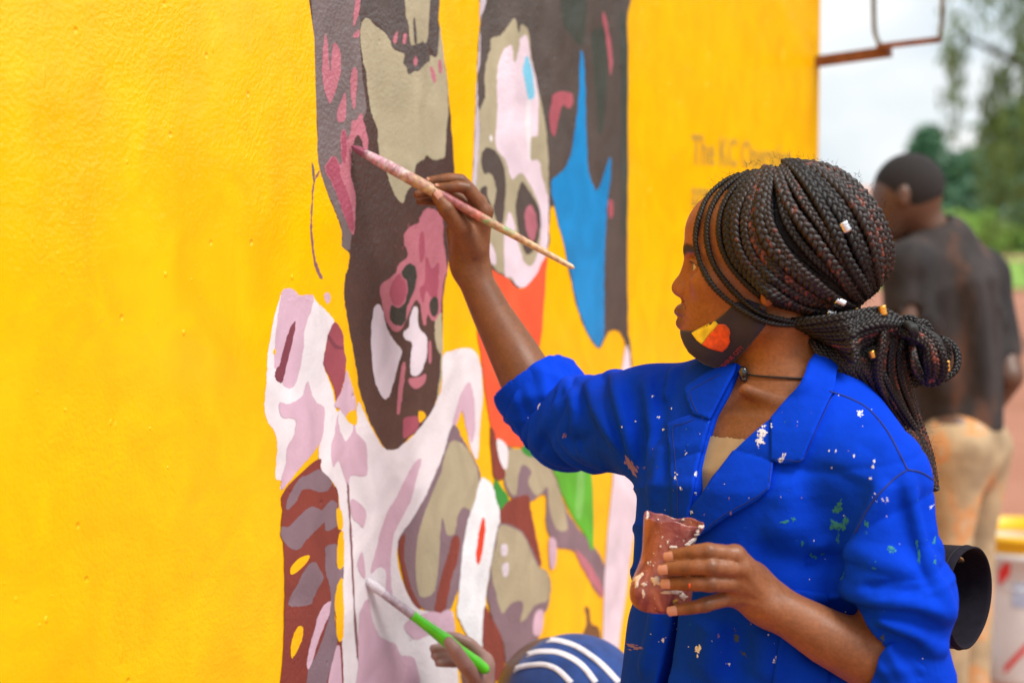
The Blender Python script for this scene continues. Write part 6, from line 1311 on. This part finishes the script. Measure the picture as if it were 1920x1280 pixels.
# ------------------------------------------------------------------ second painter crouching below
KY = 2.72; kid = empty('person', tuple(map(float, atg(1080, KY)))); tag(kid, 'person crouching low at the wall in a blue cap with white stripes', 'person')
def K(px, py, Y): return P(px, py, Y)
kb = SDF(); HC = K(1040, 1306, 2.745); kb.ell(HC, (.094, .088, .098), None, .02); kb.ell(K(1005, 1350, 2.78), (.07, .065, .085), None, .04); kb.cone(K(1060, 1380, 2.76), K(1085, 1450, 2.77), .05, .055, .03)
kb.cone(K(930, 1352, 2.80), K(926, 1366, 2.80), .014, .016, .014); kb.ell(K(1052, 1345, 2.665), (.018, .010, .028), None, .008)
kb.limb([K(1085, 1480, 2.78), K(1100, 1640, 2.80), K(1100, 1800, 2.80)], [.12, .15, .14], .05)
kb.limb([K(1000, 1480, 2.74), K(945, 1480, 2.66), K(915, 1365, 2.625), K(899, 1300, 2.622)], [.05, .04, .032, .024], .03)
kb.limb([K(1180, 1480, 2.80), K(1210, 1640, 2.74), K(1120, 1700, 2.66)], [.05, .04, .03], .03)
for sx, sy in ((1030, 2.66), (1180, 2.86)): kb.limb([K(sx+40, 1830, 2.82), K(sx-30, 1690, sy-.14), K(sx+20, 2020, sy)], [.085, .065, .05], .03); 
kp = SDF(); kp.cone(K(899, 1300, 2.622), K(902, 1246, 2.622), .023, .022, .012); kp.ell(K(890, 1262, 2.617), (.022, .024, .03), None, .01)
kf = SDF(); kf.limb([K(910, 1236, 2.618), K(880, 1205, 2.606), K(856, 1194, 2.600), K(838, 1191, 2.598)], [.011, .0095, .008, .0066], .001)
kf.limb([K(892, 1272, 2.596), K(870, 1243, 2.558), K(852, 1216, 2.548), K(842, 1203, 2.549)], [.0140, .0122, .0108, .0088], .001)
for k, (a, b2) in enumerate((((858, 1212), (812, 1215)), ((860, 1226), (815, 1229)), ((866, 1240), (822, 1242)))): kf.limb([K(903, 1244+8*k, 2.635), K(a[0], a[1], 2.640), K((a[0]+b2[0])/2, (a[1]+b2[1])/2, 2.628), K(b2[0], b2[1], 2.612)], [.0105, .0092, .0082, .0066], .001)
hand(kb, kp, kf); lo, hi = kb.bounds(); lo[2] = max(lo[2], .0); v, q = mesh_sdf(kb, lo, hi, .0036)
tone = np.tile(np.array([.105, .052, .036]), (len(v), 1)); tone[np.linalg.norm(v-K(852, 1216, 2.60), axis=1) < .085] = (.34, .19, .155); meshobj('body', v, q, sk_m, kid, True, {'tone': tone})  # hand: paint-smeared tone, lightened further to offset the woman's shadow on it
cap = SDF(); cC = K(1078, 1310, 2.715); cap.ell(cC, (.112, .108, .105), None, .01); cut = np.array([-.55, .25, -.80]); cut /= np.linalg.norm(cut)
cap.func(lambda p: ((p-cC)@cut)-.052, cC-.3, cC+.3, .006, 'i'); 
for ln, w_, h_2 in (([(990, 1215), (1040, 1212), (1100, 1235), (1150, 1275)], .008, -.004), ([(1060, 1192), (1085, 1230), (1095, 1280)], .010, -.004), ([(960, 1262), (1010, 1235), (1070, 1240), (1110, 1275)], .010, .004), ([(1110, 1205), (1120, 1240), (1150, 1290)], .010, .004)):
    pp, ok = pixhit(cap, spline(np.array(ln, float), 8), 2.3, 3.2)
    if ok.sum() > 2: cap.fold(pp[ok], w_, h_2)
lo, hi = cap.bounds(); v, q = mesh_sdf(cap, lo, hi, .004)
cap_o = meshobj('cap', v, q, mat('blue_cap_cotton', (.010, .045, .20), .85, (40, .2), (500, .4, .001), sheen=.1), kid); cap_tr = BVHTree.FromPolygons([Vector(x) for x in v.tolist()], q.tolist())
wst = mat('white_stripe', (.66, .64, .68), .8)
for line in ([(1012, 1205), (1024, 1201), (1042, 1200), (1070, 1207), (1092, 1218), (1116, 1235), (1136, 1253), (1160, 1279)], [(966, 1245), (984, 1230), (1002, 1223), (1019, 1221), (1042, 1222), (1063, 1229), (1081, 1239), (1097, 1253), (1117, 1279)], [(950, 1272), (958, 1262), (969, 1253), (984, 1248), (999, 1246), (1016, 1245), (1031, 1248), (1044, 1254), (1056, 1264), (1071, 1280)]):
    ln = spline(np.array(line, float), 40); tn = np.gradient(ln, axis=0); tn /= np.linalg.norm(tn, axis=1)[:, None]; nr = np.stack([-tn[:, 1], tn[:, 0]], 1); wd = np.interp(np.linspace(0, 1, 40), [0, .12, 1], [1.5, 4.2, 5.5])[:, None]
    drape('stripe', cap_tr, np.vstack([ln+nr*wd, (ln-nr*wd)[::-1]]), 2, 3.2, wst, cap_o, .0005, .0008, 5)
ks = SDF(); ks.limb([K(1085, 1440, 2.775), K(1085, 1490, 2.78), K(1100, 1640, 2.80), K(1100, 1800, 2.80)], [.075, .14, .165, .155], .05); ks.limb([K(1000, 1480, 2.74), K(960, 1485, 2.68)], [.068, .058], .03); ks.limb([K(1180, 1480, 2.80), K(1205, 1600, 2.76)], [.066, .058], .03)
ks.limb([K(1055, 1370, 2.76), K(1085, 1450, 2.77)], [.058, .06], .01, 's'); lo, hi = ks.bounds(); v, q = mesh_sdf(ks, lo, hi, .007); meshobj('shirt', v, q, mat('grey_blue_shirt', (.10, .13, .20), .9, (20, .2)), kid)
kt = SDF()
for sx, sy in ((1030, 2.66), (1180, 2.86)): kt.limb([K(sx+40, 1830, 2.82), K(sx-30, 1690, sy-.14), K(sx+15, 1960, sy)], [.11, .085, .065], .04)
lo, hi = kt.bounds(); v, q = mesh_sdf(kt, lo, hi, .009); meshobj('trousers', v, q, MATS['dark_trousers'], kid)
for sx, sy in ((1030, 2.66), (1180, 2.86)):
    a = K(sx+20, 2020, sy); a[2] = .04; sh = SDF(); sh.limb([a+np.array([.02, .0, 0]), a+np.array([-.07, .03, 0]), a+np.array([-.13, .05, -.008])], [.045, .042, .03], .01); lo, hi = sh.bounds(); v, q = mesh_sdf(sh, lo, hi, .008); meshobj('shoe', v, q, MATS['worn_shoe'], kid)
